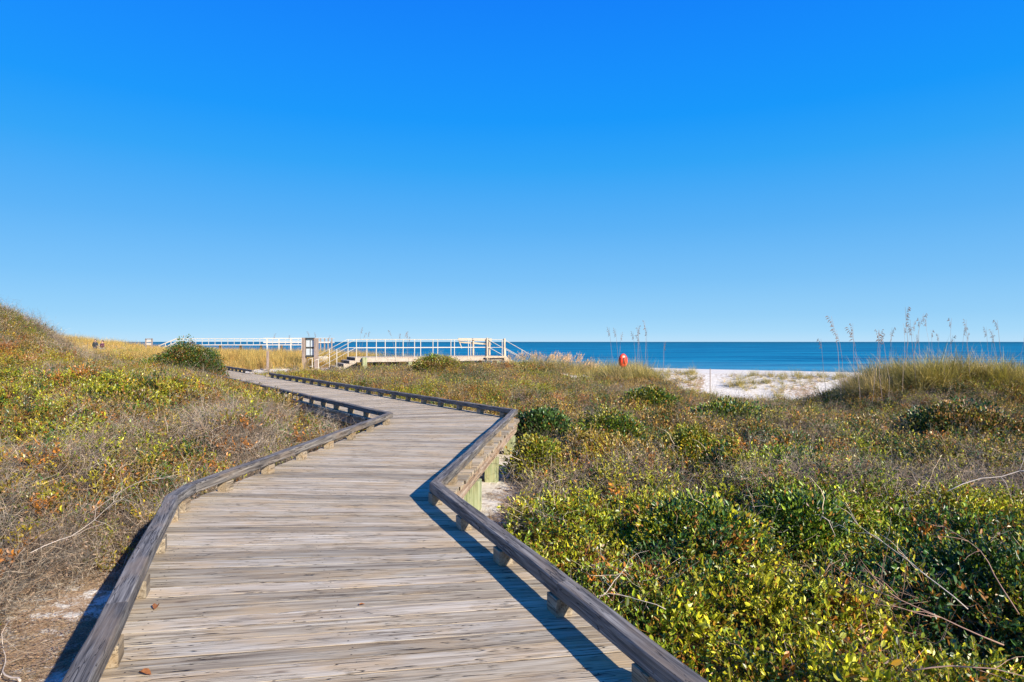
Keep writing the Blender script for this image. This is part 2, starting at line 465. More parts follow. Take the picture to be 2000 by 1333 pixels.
# foliage : colour carried by each clump and each leaf
def leaf_mat(name, transl=.25, rough=.45, spec=.4, accent=(.45, .16, .03), atype='INSTANCER'):
    m, N, L = mat_new(name)
    a = N.new("ShaderNodeAttribute"); a.attribute_type = atype; a.attribute_name = 'tint'
    v = N.new("ShaderNodeAttribute"); v.attribute_name = 'leafv'
    sepv = N.new("ShaderNodeSeparateColor"); L.new(v.outputs['Color'], sepv.inputs[0])
    br = ramp(N, [(0, (.28, .34, .34)), (.45, (.85, .88, .8)), (.8, (1.35, 1.3, 1.1)), (1, (2.1, 1.95, 1.5))]); L.new(sepv.outputs[0], br.inputs[0])
    col = mixc(N, L, a.outputs['Color'], br.outputs[0], 1.0, 'MULTIPLY')
    ac = math_n(N, L, 'GREATER_THAN', sepv.outputs[1], .94)
    col = mixc(N, L, col, accent, math_n(N, L, 'MULTIPLY', ac, .7))
    p = N.new("ShaderNodeBsdfPrincipled"); L.new(col, p.inputs['Base Color'])
    p.inputs['Roughness'].default_value = rough; p.inputs['Specular IOR Level'].default_value = spec
    t = N.new("ShaderNodeBsdfTranslucent")
    tcx = mixc(N, L, col, (1.3, 1.35, .5), 1.0, 'MULTIPLY'); L.new(tcx, t.inputs[0])
    mx = N.new("ShaderNodeMixShader"); mx.inputs[0].default_value = transl
    L.new(p.outputs[0], mx.inputs[1]); L.new(t.outputs[0], mx.inputs[2])
    o = N.new("ShaderNodeOutputMaterial"); L.new(mx.outputs[0], o.inputs[0])
    return m
M['leaf'] = leaf_mat('shrub_leaves', .16, .38, .5)
M['twig'] = leaf_mat('dry_twigs', 0.0, .8, .15, (.30, .2, .14))
M['grass'] = leaf_mat('grass_blades', .25, .6, .2, (.5, .38, .2))
M['leaf_own'] = leaf_mat('bush_leaves', .16, .38, .5, atype='GEOMETRY')
M['twig_own'] = leaf_mat('bush_twigs', 0.0, .8, .15, (.30, .2, .14), atype='GEOMETRY')
M['plank_side'] = plain('shaded_grimy_edge', (.055, .042, .032), .9, .1)  # plank sides: edge grime, with the shade of the gaps put into the colour

# ================================================================== SETTING
def axis(lim, n, dense=.02):
    u = np.linspace(-1, 1, n)
    return np.sign(u) * lim * (dense * np.abs(u) + (1 - dense) * np.abs(u) ** 4.0)
gx = axis(3000, 361); gy = axis(3000, 361) + 12
GX, GY = np.meshgrid(gx, gy)
GZ = hgt(GX, GY)
nv = GX.size; W_ = len(gx)
co = np.stack([GX.ravel(), GY.ravel(), GZ.ravel()], 1)
ii, jj = np.meshgrid(np.arange(len(gy) - 1), np.arange(W_ - 1), indexing='ij')
a = (ii * W_ + jj).ravel()
quads = np.stack([a, a + 1, a + W_ + 1, a + W_], 1)
me = bpy.data.meshes.new('ground')
me.vertices.add(nv); me.vertices.foreach_set('co', co.ravel())
me.loops.add(quads.size); me.loops.foreach_set('vertex_index', quads.ravel())
me.polygons.add(len(quads)); me.polygons.foreach_set('loop_start', np.arange(0, quads.size, 4)); me.polygons.foreach_set('loop_total', np.full(len(quads), 4))
me.update(calc_edges=True)
me.polygons.foreach_set('use_smooth', [True] * len(quads))
sa = me.attributes.new('sand', 'FLOAT', 'POINT'); sa.data.foreach_set('value', sand_mask(GX, GY, True).ravel().astype(np.float32))
new_obj('ground', me, None, M['ground'], kind='structure')

me = mesh_np('sea', [(-30000, 20, SEA), (30000, 20, SEA), (30000, 40000, SEA), (-30000, 40000, SEA)], [(0, 1, 2, 3)])
new_obj('sea', me, None, M['sea'], kind='structure')

# ================================================================== BOARDWALK
bw = empty('boardwalk', (-1.8, 6, 0), 0, label='long weathered grey timber boardwalk bending through the dune shrubs from the foreground', category='boardwalk')
BWO = Vector((-1.8, 6, 0))
def bpart(name, me, loc, rz, mat, **k):
    o = new_obj(name, me, bw, mat, **k)
    o.location = Vector(loc) - BWO
    o.rotation_euler = (0, 0, rz)
    return o

# board lines : arc length along the centre line -> slope a of the board (dy/dx)
cseg = [np.linalg.norm(b - a_) for a_, b in zip(CEN[:-1], CEN[1:])]
cum = [0] + list(np.cumsum(cseg))
def cpt(s):
    for i in range(3):
        if s <= cum[i + 1] or i == 2:
            return CEN[i] + DIRS[i] * (s - cum[i])
s_of_y = lambda y: float(np.interp(y, [p[1] for p in CEN], cum))
ang_s = [0, s_of_y(2.0), s_of_y(3.6), s_of_y(4.8), s_of_y(6.1), s_of_y(9.6), s_of_y(11.5), s_of_y(13.0), s_of_y(15.0), 99]
ang_v = [.24, .19, .155, .06, -.07, -.10, .05, .32, .58, .66]
def line_at(s):
    c = cpt(s); a_ = math.atan(float(np.interp(s, ang_s, ang_v)))
    return c, V2(math.cos(a_), math.sin(a_)), a_
def hit(c, d, path, dirs):
    best = None
    n = V2(-d[1], d[0])
    for i, (p, q) in enumerate(zip(path[:-1], path[1:])):
        da = np.dot(p - c, n); db = np.dot(q - c, n)
        if da * db <= 0 and abs(db - da) > 1e-9:
            X = p + (q - p) * (da / (da - db))
            r = np.linalg.norm(X - c)
            if best is None or r < best[0]: best = (r, X)
    return best[1]
def plank_mesh(c4, gapf):
    # c4 : L0 R0 R1 L1 in local coordinates (x along the board)
    NS = 5
    L0, R0, R1, L1 = [np.array(v) for v in c4]
    rows = []
    g0 = gapf * .5; ch = .0018
    zed = [random.uniform(-.001, .001) for _ in range(NS + 1)]
    wob0 = [random.uniform(-.0015, .0015) for _ in range(NS + 1)]
    wob1 = [random.uniform(-.0015, .0015) for _ in range(NS + 1)]
    vs = []; fs = []
    for k in range(NS + 1):
        t = k / NS
        A = L0 + (R0 - L0) * t; B = L1 + (R1 - L1) * t
        ya = A[1] + g0 + wob0[k]; yb = B[1] - g0 + wob1[k]
        z = zed[k]
        vs += [(A[0], ya, -.038), (A[0], ya, z - ch), (A[0], ya + ch, z), (B[0], (ya + yb) / 2, z + .0006), (B[0], yb - ch, z), (B[0], yb, z - ch), (B[0], yb, -.038)]
    n = 7
    for k in range(NS):
        for j in range(n):
            m_ = (j + 1) % n
            fs.append((k * n + j, (k + 1) * n + j, (k + 1) * n + m_, k * n + m_))
    fs.append(tuple(range(n))); fs.append(tuple(reversed(range(NS * n, NS * n + n))))
    me = mesh_np('plank', vs, fs)
    return me
PITCH = .150
s = s_of_y(1.2)
send = s_of_y(33.5)
nplank = 0
while s < send:
    c0, d0, a0 = line_at(s)
    step = PITCH + random.uniform(-.003, .003)
    nrm = V2(-d0[1], d0[0])
    i = 0 if s < cum[1] else (1 if s < cum[2] else 2)
    s1 = s + step / max(.5, float(np.dot(DIRS[i], nrm)))
    c1, d1, a1 = line_at(s1)
    P = [hit(c0, d0, LEDGE, None), hit(c0, d0, REDGE, None), hit(c1, d1, REDGE, None), hit(c1, d1, LEDGE, None)]
    ext = [random.uniform(-.008, .022) for _ in range(2)]
    P[0] = P[0] - d0 * ext[0]; P[3] = P[3] - d1 * ext[0]; P[1] = P[1] + d0 * ext[1]; P[2] = P[2] + d1 * ext[1]
    cc = sum(P) / 4; am = (a0 + a1) / 2
    ca, sa_ = math.cos(am), math.sin(am)
    loc = [((p - cc)[0] * ca + (p - cc)[1] * sa_, -(p - cc)[0] * sa_ + (p - cc)[1] * ca) for p in P]
    gap = random.choice([.002, .003, .003, .004, .005, .006, .009])
    pale = False
    kw = {}
    if pale: kw = dict(label='pale new-looking board near the bottom edge')
    o = bpart('plank', plank_mesh(loc, gap), (cc[0], cc[1], random.uniform(-.002, .002)), am, M['plank_pale' if pale else 'plank'], **kw)
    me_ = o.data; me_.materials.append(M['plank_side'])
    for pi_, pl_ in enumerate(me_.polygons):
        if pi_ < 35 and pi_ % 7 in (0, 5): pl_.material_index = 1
    nplank += 1
    s = s1
print('planks', nplank)

# kerb rails : timbers on spacer blocks
def beam_mesh(Lb, w_, h_, sag=.006, miter0=0, miter1=0):
    NS = max(3, int(Lb / .22)); bv = .013
    vs = []; fs = []
    bv = .008
    prof = [(-w_ / 2 + bv, 0), (w_ / 2 - bv, 0), (w_ / 2, bv), (w_ / 2, h_ - bv), (w_ / 2 - bv, h_), (0, h_ + .001), (-w_ / 2 + bv, h_), (-w_ / 2, h_ - bv), (-w_ / 2, bv)]
    n = len(prof)
    ph = random.uniform(0, 9)
    for k in range(NS + 1):
        t = k / NS; x = -Lb / 2 + Lb * t
        oy = sag * math.sin(x * 2.1 + ph) * (0 if k in (0, NS) else 1); oz = .4 * sag * math.sin(x * 3.3 + ph * 2) * (0 if k in (0, NS) else 1)
        for (y, z) in prof:
            xx = x
            if k == 0: xx += miter0 * y
            if k == NS: xx += miter1 * y
            vs.append((xx, y + oy + random.uniform(-.0012, .0012), z + (oz if z > h_ * .5 else oz * .3) + random.uniform(-.001, .001)))
    for k in range(NS):
        for j in range(n):
            m_ = (j + 1) % n
            fs.append((k * n + j, k * n + m_, (k + 1) * n + m_, (k + 1) * n + j))
    fs.append(tuple(reversed(range(n)))); fs.append(tuple(range(NS * n, NS * n + n)))
    return mesh_np('kerb_timber', vs, fs)
block_meshes = []
for k in range(5):
    b = MB(); b.box((0, 0, .0495), (.125 + random.uniform(-.01, .01), .10, .099), None, .003)
    me = b.mesh('spacer_block'); me.materials.append(M['block']); block_meshes.append(me)
BZ, BH, BWD = .10, .088, .104
def run_rail(path, lo, hi, sgn, seglen, block0=.25, skip=None):
    """path[lo..hi] vertices, sgn +1 : timber lies to the right of the path"""
    for i in range(lo, hi):
        a_ = path[i]; b_ = path[i + 1]
        d = b_ - a_; Lt = np.linalg.norm(d); d = d / Lt; n = V2(d[1], -d[0]) * sgn
        y0, y1 = 0.0, Lt
        if i == 0:
            y0 = max(0, (1.0 - a_[1]) / d[1])
        # mitres
        def mit(k):
            if k <= 0 or k >= len(path) - 1: return 0
            e = path[k + 1] - path[k]; e = e / np.linalg.norm(e)
            g = path[k] - path[k - 1]; g = g / np.linalg.norm(g)
            ang = math.atan2(g[0] * e[1] - g[1] * e[0], g[0] * e[0] + g[1] * e[1])
            return math.tan(ang / 2)
        nseg = max(1, round((y1 - y0) / seglen)); stp = (y1 - y0) / nseg
        for k in range(nseg):
            t0 = y0 + k * stp; t1 = t0 + stp
            if skip and skip(a_ + d * (t0 + t1) / 2): continue
            g0 = .002 if k else 0; g1 = .002 if k < nseg - 1 else 0
            mid = a_ + d * (t0 + t1) / 2 + n * BWD / 2
            m0 = mit(i) if k == 0 else 0; m1 = mit(i + 1) if k == nseg - 1 else 0
            rz = math.atan2(d[1], d[0])
            # local +y is left of travel ; the path side is at -sgn
            Lb = t1 - t0 - g0 - g1
            me = beam_mesh(Lb, BWD, BH, .007)
            o = bpart('kerb_timber', me, (mid[0], mid[1], BZ + random.uniform(-.001, .002)), rz, M['beam'])
            if m0 or m1:
                for v in me.vertices:
                    yy = v.co.y + sgn * BWD / 2     # distance measured from the path line
                    yy = v.co.y - (sgn * BWD / 2) * (1 if True else 1)
                    if v.co.x < -Lb / 2 + .02 and m0: v.co.x += m0 * (v.co.y - sgn * BWD / 2)
                    if v.co.x > Lb / 2 - .02 and m1: v.co.x -= m1 * (v.co.y - sgn * BWD / 2)
        t = y0 + block0
        while t < y1 - .05:
            p = a_ + d * t + n * (BWD / 2 - .012)
            if not (skip and skip(p)):
                o = bpart('spacer_block', random.choice(block_meshes), (p[0], p[1], .0), math.atan2(d[1], d[0]) + random.uniform(-.03, .03), None)
            t += .86
# the gap where the side path to the beach stairs leaves the boardwalk
gapfn = lambda p: 27.6 < p[1] < 30.6 and p[0] > -14.5
# right rail: blocks phased so that one stands at the corner
la = np.linalg.norm(RIN[1] - RIN[0]); ya = (1.0 - RIN[0][1]) / dA[1]
run_rail(RIN, 0, 1, 1, 2.45, ((la - ya) - .06) % .86 or .4)
run_rail(RIN, 1, 2, 1, 3.3, .8)
run_rail(RIN, 2, 3, 1, 2.9, .35, gapfn)
la = np.linalg.norm(LIN[1] - LIN[0]); ya = (1.0 - LIN[0][1]) / dA[1]
# the left rail turns its near corner in two small kinks
ldir1 = (LIN[1] - LIN[0]) / la; ldir2 = (LIN[2] - LIN[1]) / np.linalg.norm(LIN[2] - LIN[1])
LK = [LIN[0], LIN[1] - ldir1 * .22, LIN[1] + ldir2 * .22, LIN[2], LIN[3]]
run_rail(LK, 0, 1, -1, 2.3, .45)
run_rail(LK, 1, 2, -1, 2.3, .20)
run_rail(LK, 2, 3, -1, 2.1, .55)
run_rail(LK, 3, 4, -1, 2.9, .30)

# side stringers and cross joists under the boards
def stringer(path, i, sgn, nm='stringer'):
    a_ = path[i]; b_ = path[i + 1]; d = b_ - a_; Lt = np.linalg.norm(d); d = d / Lt; n = V2(d[1], -d[0]) * sgn
    st = 3.4; k = 0
    while k * st < Lt:
        t0 = k * st; t1 = min(Lt, t0 + st)
        if a_[1] + d[1] * t1 > .8:
            mid = a_ + d * (t0 + t1) / 2 + n * (-.045)
            b = MB(); b.box((0, 0, 0), (t1 - t0 - .004, .05, .16), None, .004)
            bpart('stringer', b.mesh('stringer'), (mid[0], mid[1], -.039 - .083), math.atan2(d[1], d[0]), M['fascia'])
        k += 1
for i in range(3):
    stringer(REDGE, i, 1); stringer(LEDGE, i, -1)
# green treated posts beneath the edge
post_pts = []
def post_at(path, i, t, sgn, ztop=-.275, w_=.15):
    a_ = path[i]; b_ = path[i + 1]; d = (b_ - a_) / np.linalg.norm(b_ - a_); n = V2(d[1], -d[0]) * sgn
    p = a_ + d * t + n * (-w_ / 2 + .012)
    g = float(hgt(p[0], p[1])) - .25
    b = MB(); b.box((0, 0, 0), (ztop - g, w_, w_), Matrix.Rotation(-math.pi / 2, 3, 'Y'), .006)
    # grain axis upright
    me = MB(); me.box((0, 0, 0), (ztop - g, w_, w_), None, .006)
    o = bpart('support_post', me.mesh('support_post'), (p[0], p[1], (ztop + g) / 2), 0, M['green_post'])
    o.rotation_euler = (0, -math.pi / 2, 0)
    o.rotation_euler = (Matrix.Rotation(math.atan2(d[1], d[0]), 4, 'Z') @ Matrix.Rotation(-math.pi / 2, 4, 'Y')).to_euler()
    post_pts.append(p)
for t in (1.9, 3.45, 5.6): post_at(REDGE, 1, t, 1, -.203, .19)
for t in (.6, 3.0, 5.2): post_at(LEDGE, 1, t, -1)
for t in (4.5, 6.6): post_at(LEDGE, 0, t, -1)
for t in (.9, 3.2, 5.6, 8, 10.4): post_at(LEDGE, 2, t, -1); post_at(REDGE, 2, t, 1)
for yy in np.arange(2, 30, 1.22):
    s_ = s_of_y(yy); c, d, a_ = line_at(s_)
    b = MB(); b.box((0, 0, 0), (2.12, .045, .15), None, 0)
    bpart('joist', b.mesh('joist'), (c[0], c[1], -.038 - .085), a_, M['fascia'])

# ================================================================== BEACH STAIRS (near crossover)
TH = R(25)
u = Vector((math.cos(TH), math.sin(TH), 0)); wv = Vector((-math.sin(TH), math.cos(TH), 0)); Zv = Vector((0, 0, 1))
NO = Vector((-8.57, 35.0, 0)); WD = 2.3; LEN = 8.9; DZ = .64
xo = empty('dune_crossover', tuple(NO), 0, label='raised timber crossover with white pipe railings and steps, in front of the sea', category='footbridge')
def Q(t, s_, z): return u * t + wv * s_ + Zv * z
nb = 0; t = 0.0
while t < LEN:
    b = MB(); b.box((0, 0, 0), (WD + .1, .138, .035), None, .004)
    o = b.build('deck_board', M['tan_wood'], xo); o.location = Q(t + .07, WD / 2, DZ - .0175); o.rotation_euler = (0, 0, TH + math.pi / 2)
    t += .146
for s_ in (0, WD):
    for k in range(3):
        L3 = LEN / 3
        b = MB(); b.box((0, 0, 0), (L3 - .01, .05, .22), None, .004)
        o = b.build('side_beam', M['tan_pale'], xo); o.location = Q(L3 * (k + .5), s_ + (-.03 if s_ == 0 else .03), DZ - .15); o.rotation_euler = (0, 0, TH)
def rail_line(name, pts, r=.019):
    b = MB(); b.tube(pts, r, 6); return b.build(name, M['white'], xo, True)
RZ, MZ = 1.63 , 1.16
RUN, RISE, NST = .31, .168, 4
SL = RISE / RUN
def stair_z(tt): return DZ + SL * tt          # tt negative down the left flight
rt = [(-2.3), LEN + 2.7]
for s_ in (-.06, WD + .06):
    e0 = -1.95; e1 = LEN + 3.0; SL2 = .52
    rail_line('top_rail', [Q(e0, s_, RZ + SL * e0), Q(0, s_, RZ), Q(LEN, s_, RZ), Q(e1, s_, RZ - SL2 * (e1 - LEN))])
    rail_line('mid_rail', [Q(e0, s_, MZ + SL * e0), Q(0, s_, MZ), Q(LEN, s_, MZ), Q(e1, s_, MZ - SL2 * (e1 - LEN))])
    posts = [(-1.95, RZ + SL * -1.95), (-1.0, RZ - SL)] + [(.05 + k * 1.09, RZ) for k in range(9)] + [(LEN + 1.2, RZ - SL2 * 1.2), (LEN + 2.4, RZ - SL2 * 2.4), (LEN + 3, RZ - SL2 * 3)]
    for (t, zt) in posts:
        drop = (RZ - DZ) + .18
        b = MB(); b.box((0, 0, 0), (drop, .042, .042), None, .006)
        o = b.build('rail_post', M['white'], xo); o.location = Q(t, s_, zt - drop / 2)
        o.rotation_euler = (Matrix.Rotation(TH, 4, 'Z') @ Matrix.Rotation(-math.pi / 2, 4, 'Y')).to_euler()
    # return bend at the foot of the handrail
    rail_line('rail_return', [Q(e0, s_, RZ + SL * e0), Q(e0 - .22, s_, RZ + SL * e0 - .06), Q(e0 - .24, s_, MZ + SL * e0 + .02), Q(e0, s_, MZ + SL * e0)])
for k in range(NST):
    # riser k below deck edge, then tread
    t = -k * RUN; z = DZ - k * RISE
    b = MB(); b.box((0, 0, 0), (WD, .03, RISE - .03), None, 0)
    o = b.build('riser', M['dark_wood'], xo); o.location = Q(t - .02, WD / 2, z - .035 - (RISE - .03) / 2); o.rotation_euler = (0, 0, TH + math.pi / 2)
    b = MB(); b.box((0, 0, 0), (WD, RUN - .01, .036), None, .004)
    o = b.build('tread', M['tan_wood'], xo); o.location = Q(t - RUN / 2 - .02, WD / 2, z - RISE - .018); o.rotation_euler = (0, 0, TH + math.pi / 2)
for k in range(6):
    t = LEN + k * .30; z = DZ - k * .16
    b = MB(); b.box((0, 0, 0), (WD, .29, .036), None, .004)
    o = b.build('tread', M['tan_wood'], xo); o.location = Q(t + .16, WD / 2, z - .16); o.rotation_euler = (0, 0, TH + math.pi / 2)
for s_ in (-.045, WD + .045):
    # sawtooth stringer of the landward flight
    pts = [(0.02, DZ - .01)]
    for k in range(NST):
        pts += [(-k * RUN - .02, DZ - k * RISE - .01), (-k * RUN - .02, DZ - (k + 1) * RISE - .01)]
        if k < NST - 1: pass
    pts += [(-NST * RUN - .02, DZ - NST * RISE - .01), (-NST * RUN - .02, DZ - NST * RISE - .16), (-NST * RUN + .2, DZ - NST * RISE - .16), (0.02, DZ - .30)]
    cl = []
    for p in pts:
        if not cl or (abs(cl[-1][0] - p[0]) + abs(cl[-1][1] - p[1])) > 1e-4: cl.append(p)
    n = len(cl)
    vs = [Q(p[0], s_ - .025, p[1]) for p in cl] + [Q(p[0], s_ + .025, p[1]) for p in cl]
    fs = [tuple(range(n)), tuple(reversed(range(n, 2 * n)))] + [(i, i + n, (i + 1) % n + n, (i + 1) % n) for i in range(n)]
    new_obj('stair_stringer', mesh_np('stair_stringer', vs, fs), xo, M['tan_pale'])
    b = MB(); b.bar(Q(LEN, s_, DZ - .14), Q(LEN + 1.9, s_, DZ - .14 - .98), .05, .24)
    b.build('stair_stringer', M['tan_pale'], xo)
for t in (.45, 3.0, 5.6, 8.4):
    for s_ in (-.02, WD + .02):
        g = NO + Q(t, s_, 0); gz = float(hgt(g.x, g.y)) - .3; top = DZ + .0 if (t < 1) else DZ - .27
        b = MB(); b.box((0, 0, 0), (top - gz, .25 if t < 1 else .2, .25 if t < 1 else .2), None, .01)
        o = b.build('pile', M['green_post'], xo); o.location = Q(t, s_ + (-.2 if s_ < 0 else .2), (top + gz) / 2)
        o.rotation_euler = (Matrix.Rotation(TH, 4, 'Z') @ Matrix.Rotation(-math.pi / 2, 4, 'Y')).to_euler()
# timber gateway at the seaward end
for (t, s_, h_) in ((7.75, -.16, 1.10), (LEN - .02, -.16, 1.06), (LEN + .12, WD + .18, 1.08), (7.9, WD + .18, 1.08)):
    b = MB(); b.box((0, 0, 0), (h_ + .2, .10, .10), None, .008)
    o = b.build('gate_post', M['tan_wood'], xo); o.location = Q(t, s_, DZ - .2 + (h_ + .2) / 2)
    o.rotation_euler = (Matrix.Rotation(TH, 4, 'Z') @ Matrix.Rotation(-math.pi / 2, 4, 'Y')).to_euler()
b = MB(); b.bar(Q(6.9, WD + .25, RZ + .02), Q(LEN + .3, WD + .25, RZ + .0), .06, .16, .006); b.build('cross_board', M['tan_wood'], xo)
b = MB(); b.bar(Q(7.0, WD + .32, RZ - .14), Q(LEN + .3, WD + .32, RZ - .30), .05, .10, .006); b.build('cross_board', M['tan_wood'], xo)
b = MB(); b.bar(Q(6.95, WD + .25, RZ + .0), Q(7.15, WD + .25, RZ - .55), .05, .05); b.build('brace', M['tan_wood'], xo)
b = MB(); b.bar(Q(7.6, -.23, DZ - .05), Q(LEN + .1, -.23, DZ - .05), .05, .10); b.build('cross_board', M['tan_wood'], xo)

# ------------------------------------------------------------------ notice board by the stairs
def pix(px, py, Z): return Vector(((px - 1000) / F * Z, Z, EYE - (py - 668) / F * Z))
nbp = pix(606, 718, 36.5)
nbz = float(hgt(nbp.x, nbp.y))
kb = empty('notice_board', (nbp.x, nbp.y, 0), R(-8), label='upright timber notice board with four pale sheets, left of the crossover steps', category='notice board')
top = EYE + (668 - 660) / F * 36.5
def up_post(parent, name, mat, loc, h_, wx, wy, bev=.008):
    b = MB(); b.box((0, 0, 0), (h_, wy, wx), None, bev)
    o = b.build(name, mat, parent); o.location = (loc[0], loc[1], loc[2] + h_ / 2); o.rotation_euler = (0, -math.pi / 2, 0)
    return o
up_post(kb, 'post', M['grey_wood'], (-.36, 0, nbz - .2), top - nbz + .2, .15, .32)
up_post(kb, 'post', M['grey_wood'], (.36, 0, nbz - .2), top - nbz + .17, .15, .32)
px_w = .54; ph_ = .95; pz0 = top - .10 - ph_
b = MB(); b.box((0, .02, pz0 + ph_ / 2), (px_w + .03, .04, ph_), None, 0); b.build('back_panel', M['dark_wood'], kb)
for i in range(2):
    for j in range(2):
        b = MB(); b.box((-px_w / 4 + i * px_w / 2, -.012, pz0 + ph_ * (.25 + .5 * j)), (px_w / 2 - .055, .02, ph_ / 2 - .10), None, .002); b.build('notice_sheet', M['paper'], kb)
b = MB(); b.box((0, -.03, top - .045), (px_w + .02, .06, .09), None, .004); b.build('header', M['dark_wood'], kb)
b = MB(); b.box((0, -.03, pz0 - .02), (px_w + .02, .06, .07), None, .004); b.build('sill', M['dark_wood'], kb)
# low pale board
lp = pix(631, 712, 38.3)
lz = float(hgt(lp.x, lp.y))
lb = empty('low_board', (lp.x, lp.y, 0), R(20), label='low pale box-like board standing behind the foot of the white stair rails', category='sign')
b = MB(); b.box((0, 0, lp.z + .27), (.52, .05, .42), None, .006); b.build('panel', M['white_dull'], lb)
for sx in (-.2, .2): up_post(lb, 'leg', M['grey_wood'], (sx, .05, lz - .1), lp.z + .3 - lz, .06, .06)
# marker post
mp_ = pix(523, 722, 35.5); mz = float(hgt(mp_.x, mp_.y))
up = up_post(None, 'marker_post', M['grey_wood'], (mp_.x, mp_.y, mz - .2), (EYE - (686 - 668) / F * 35.5) - mz + .2, .11, .13, .01)
setp(up, label='short square timber post at the edge of the golden grass, left of the notice board', category='post')
mp_ = pix(1387, 735, 31); mz = float(hgt(mp_.x, mp_.y))
up = up_post(None, 'stake', M['grey_wood'], (mp_.x, mp_.y, mz - .1), (EYE - (717 - 668) / F * 31) - mz + .02, .035, .035, .006)
setp(up, label='thin dark stake standing in front of the white beach sand', category='stake')

# ------------------------------------------------------------------ orange rescue float on the ridge
Zf = 32.0
fp = pix(1217, 718, Zf); fz = float(hgt(fp.x, fp.y))
fl = empty('rescue_float', (fp.x, fp.y, 0), R(15), label='orange rescue float standing upright in the ridge grass before the sea', category='rescue float')
z0 = fp.z; H_ = 27 / F * Zf
b = MB()
for i in range(1): pass
prof = [(0, .05), (.04, .12), (.14, .19), (.32, .235), (.5, .24), (.68, .225), (.84, .17), (.95, .10), (1, .03)]
pts = [Vector((0, 0, z0 + H_ * a_)) for a_, r_ in prof]
n = 20
vs = []; fs = []
for a_, r_ in prof:
    for k in range(n):
        th = 2 * math.pi * k / n
        fl_ = 1 - .18 * (math.cos(th * 4) > .6)      # moulded flutes
        vs.append((r_ * fl_ * math.cos(th), .6 * r_ * fl_ * math.sin(th), z0 + H_ * a_))
for i in range(len(prof) - 1):
    for k in range(n): fs.append((i * n + k, i * n + (k + 1) % n, (i + 1) * n + (k + 1) % n, (i + 1) * n + k))
fs += [tuple(reversed(range(n))), tuple(range((len(prof) - 1) * n, len(prof) * n))]
new_obj('float_body', mesh_np('float_body', vs, fs, True), fl, M['orange'])
for sx in (-.13, .05):
    b = MB(); b.tube([(sx, -.15, z0 + H_ * .3), (sx, -.21, z0 + H_ * .4), (sx, -.21, z0 + H_ * .62), (sx, -.15, z0 + H_ * .75)], .018, 6); b.build('handle', M['orange'], fl, True)
b = MB(); b.box((-.04, -.135, z0 + H_ * .5), (.05, .03, H_ * .42), None, .004); b.build('strap', M['orange_dark'], fl)
up_post(fl, 'stand', M['grey_wood'], (0, .14, fz - .2), z0 + H_ * .5 - fz + .2, .07, .05)

# ------------------------------------------------------------------ far crossover (white), its platform and a sign
ZF = 88.0
def fpix(px, py, dz=0): return Vector(((px - 1000) / F * (ZF + dz), ZF + dz, EYE - (py - 668) / F * (ZF + dz)))
fx = empty('far_crossover', tuple(fpix(345, 680)), 0, label='distant white stair and walkway railing behind the golden grass on the left', category='footbridge')
FO = fx.location.copy()
def far_b(name, a_, b_, w_, h_, mat='white'):
    m_ = MB(); m_.bar(a_ - FO, b_ - FO, w_, h_); return m_.build(name, M['white_dull'], fx)
for dz in (0, 2.2):
    far_b('top_rail', fpix(345, 662, dz), fpix(590, 662, dz), .06, .09)
    far_b('mid_rail', fpix(345, 666, dz), fpix(590, 666, dz), .05, .06)
    far_b('stair_rail', fpix(310, 676, dz), fpix(345, 662, dz), .10, .14)
    far_b('stair_rail', fpix(312, 682, dz), fpix(347, 668, dz), .10, .12)
    k = 345
    while k <= 590:
        far_b('rail_post', fpix(k, 662, dz), fpix(k, 674, dz), .05, .05); k += 12.5
    for k in (312, 323, 334): far_b('rail_post', fpix(k, 676 - (k - 310) * .4, dz), fpix(k, 692 - (k - 310) * .4, dz), .09, .09)
m_ = MB(); m_.box(fpix(467, 674, 1.1) - FO, (245 / F * ZF, 2.4, .12)); m_.build('deck', M['white_dull'], fx)
m_ = MB(); m_.bar(fpix(314, 690, 1.1) - FO, fpix(347, 675, 1.1) - FO, 2.2, .1); m_.build('stair_flight', M['white_dull'], fx)
for k in range(350, 590, 40):
    a_ = fpix(k, 675, 1.1); m_ = MB(); m_.bar(a_ - FO, Vector((a_.x, a_.y, -1.6)) - FO, .25, .25); m_.build('pile', M['grey_wood'], fx)
ZF2 = 120.0
pl = empty('far_platform', (-(1000 - 600) / F * ZF2, ZF2, 0), 0, label='faint far-off platform roof on posts rising behind the notice board', category='platform')
def p2(px, py, dz=0): return Vector(((px - 1000) / F * (ZF2 + dz), ZF2 + dz, EYE - (py - 668) / F * (ZF2 + dz))) - pl.location
m_ = MB(); m_.bar(p2(520, 661), p2(649, 661), 3, .10); m_.build('roof_beam', M['white_dull'], pl)
m_ = MB(); m_.bar(p2(520, 669), p2(649, 669), 3, .25); m_.build('deck', M['white_dull'], pl)
for k in (522, 545, 568, 590, 612, 626, 634, 641, 648):
    for dz in (-1.3, 1.3):
        a_ = p2(k, 660.5, dz); m_ = MB(); m_.bar(a_, Vector((a_.x, a_.y, -2.5)), .2, .2); m_.build('post', M['white_dull' if k < 600 else 'grey_wood'], pl)
ZS = 72.0
def p3(px, py): return Vector(((px - 1000) / F * ZS, ZS, EYE - (py - 668) / F * ZS))
sg = empty('far_sign', (p3(291, 668).x, ZS, 0), 0, label='small distant timber-framed sign with two pale panels, left of the white stair', category='sign')
sgx = p3(291, 668).x
for kx in (285, 297): up_post(sg, 'post', M['grey_wood'], (p3(kx, 0).x - sgx, 0, -.5), p3(0, 662).z + .5, .12, .12)
m_ = MB(); m_.bar(Vector((p3(284, 662).x - sgx, 0, p3(0, 662.5).z)), Vector((p3(298, 662).x - sgx, 0, p3(0, 662.5).z)), .12, .1); m_.build('header', M['grey_wood'], sg)
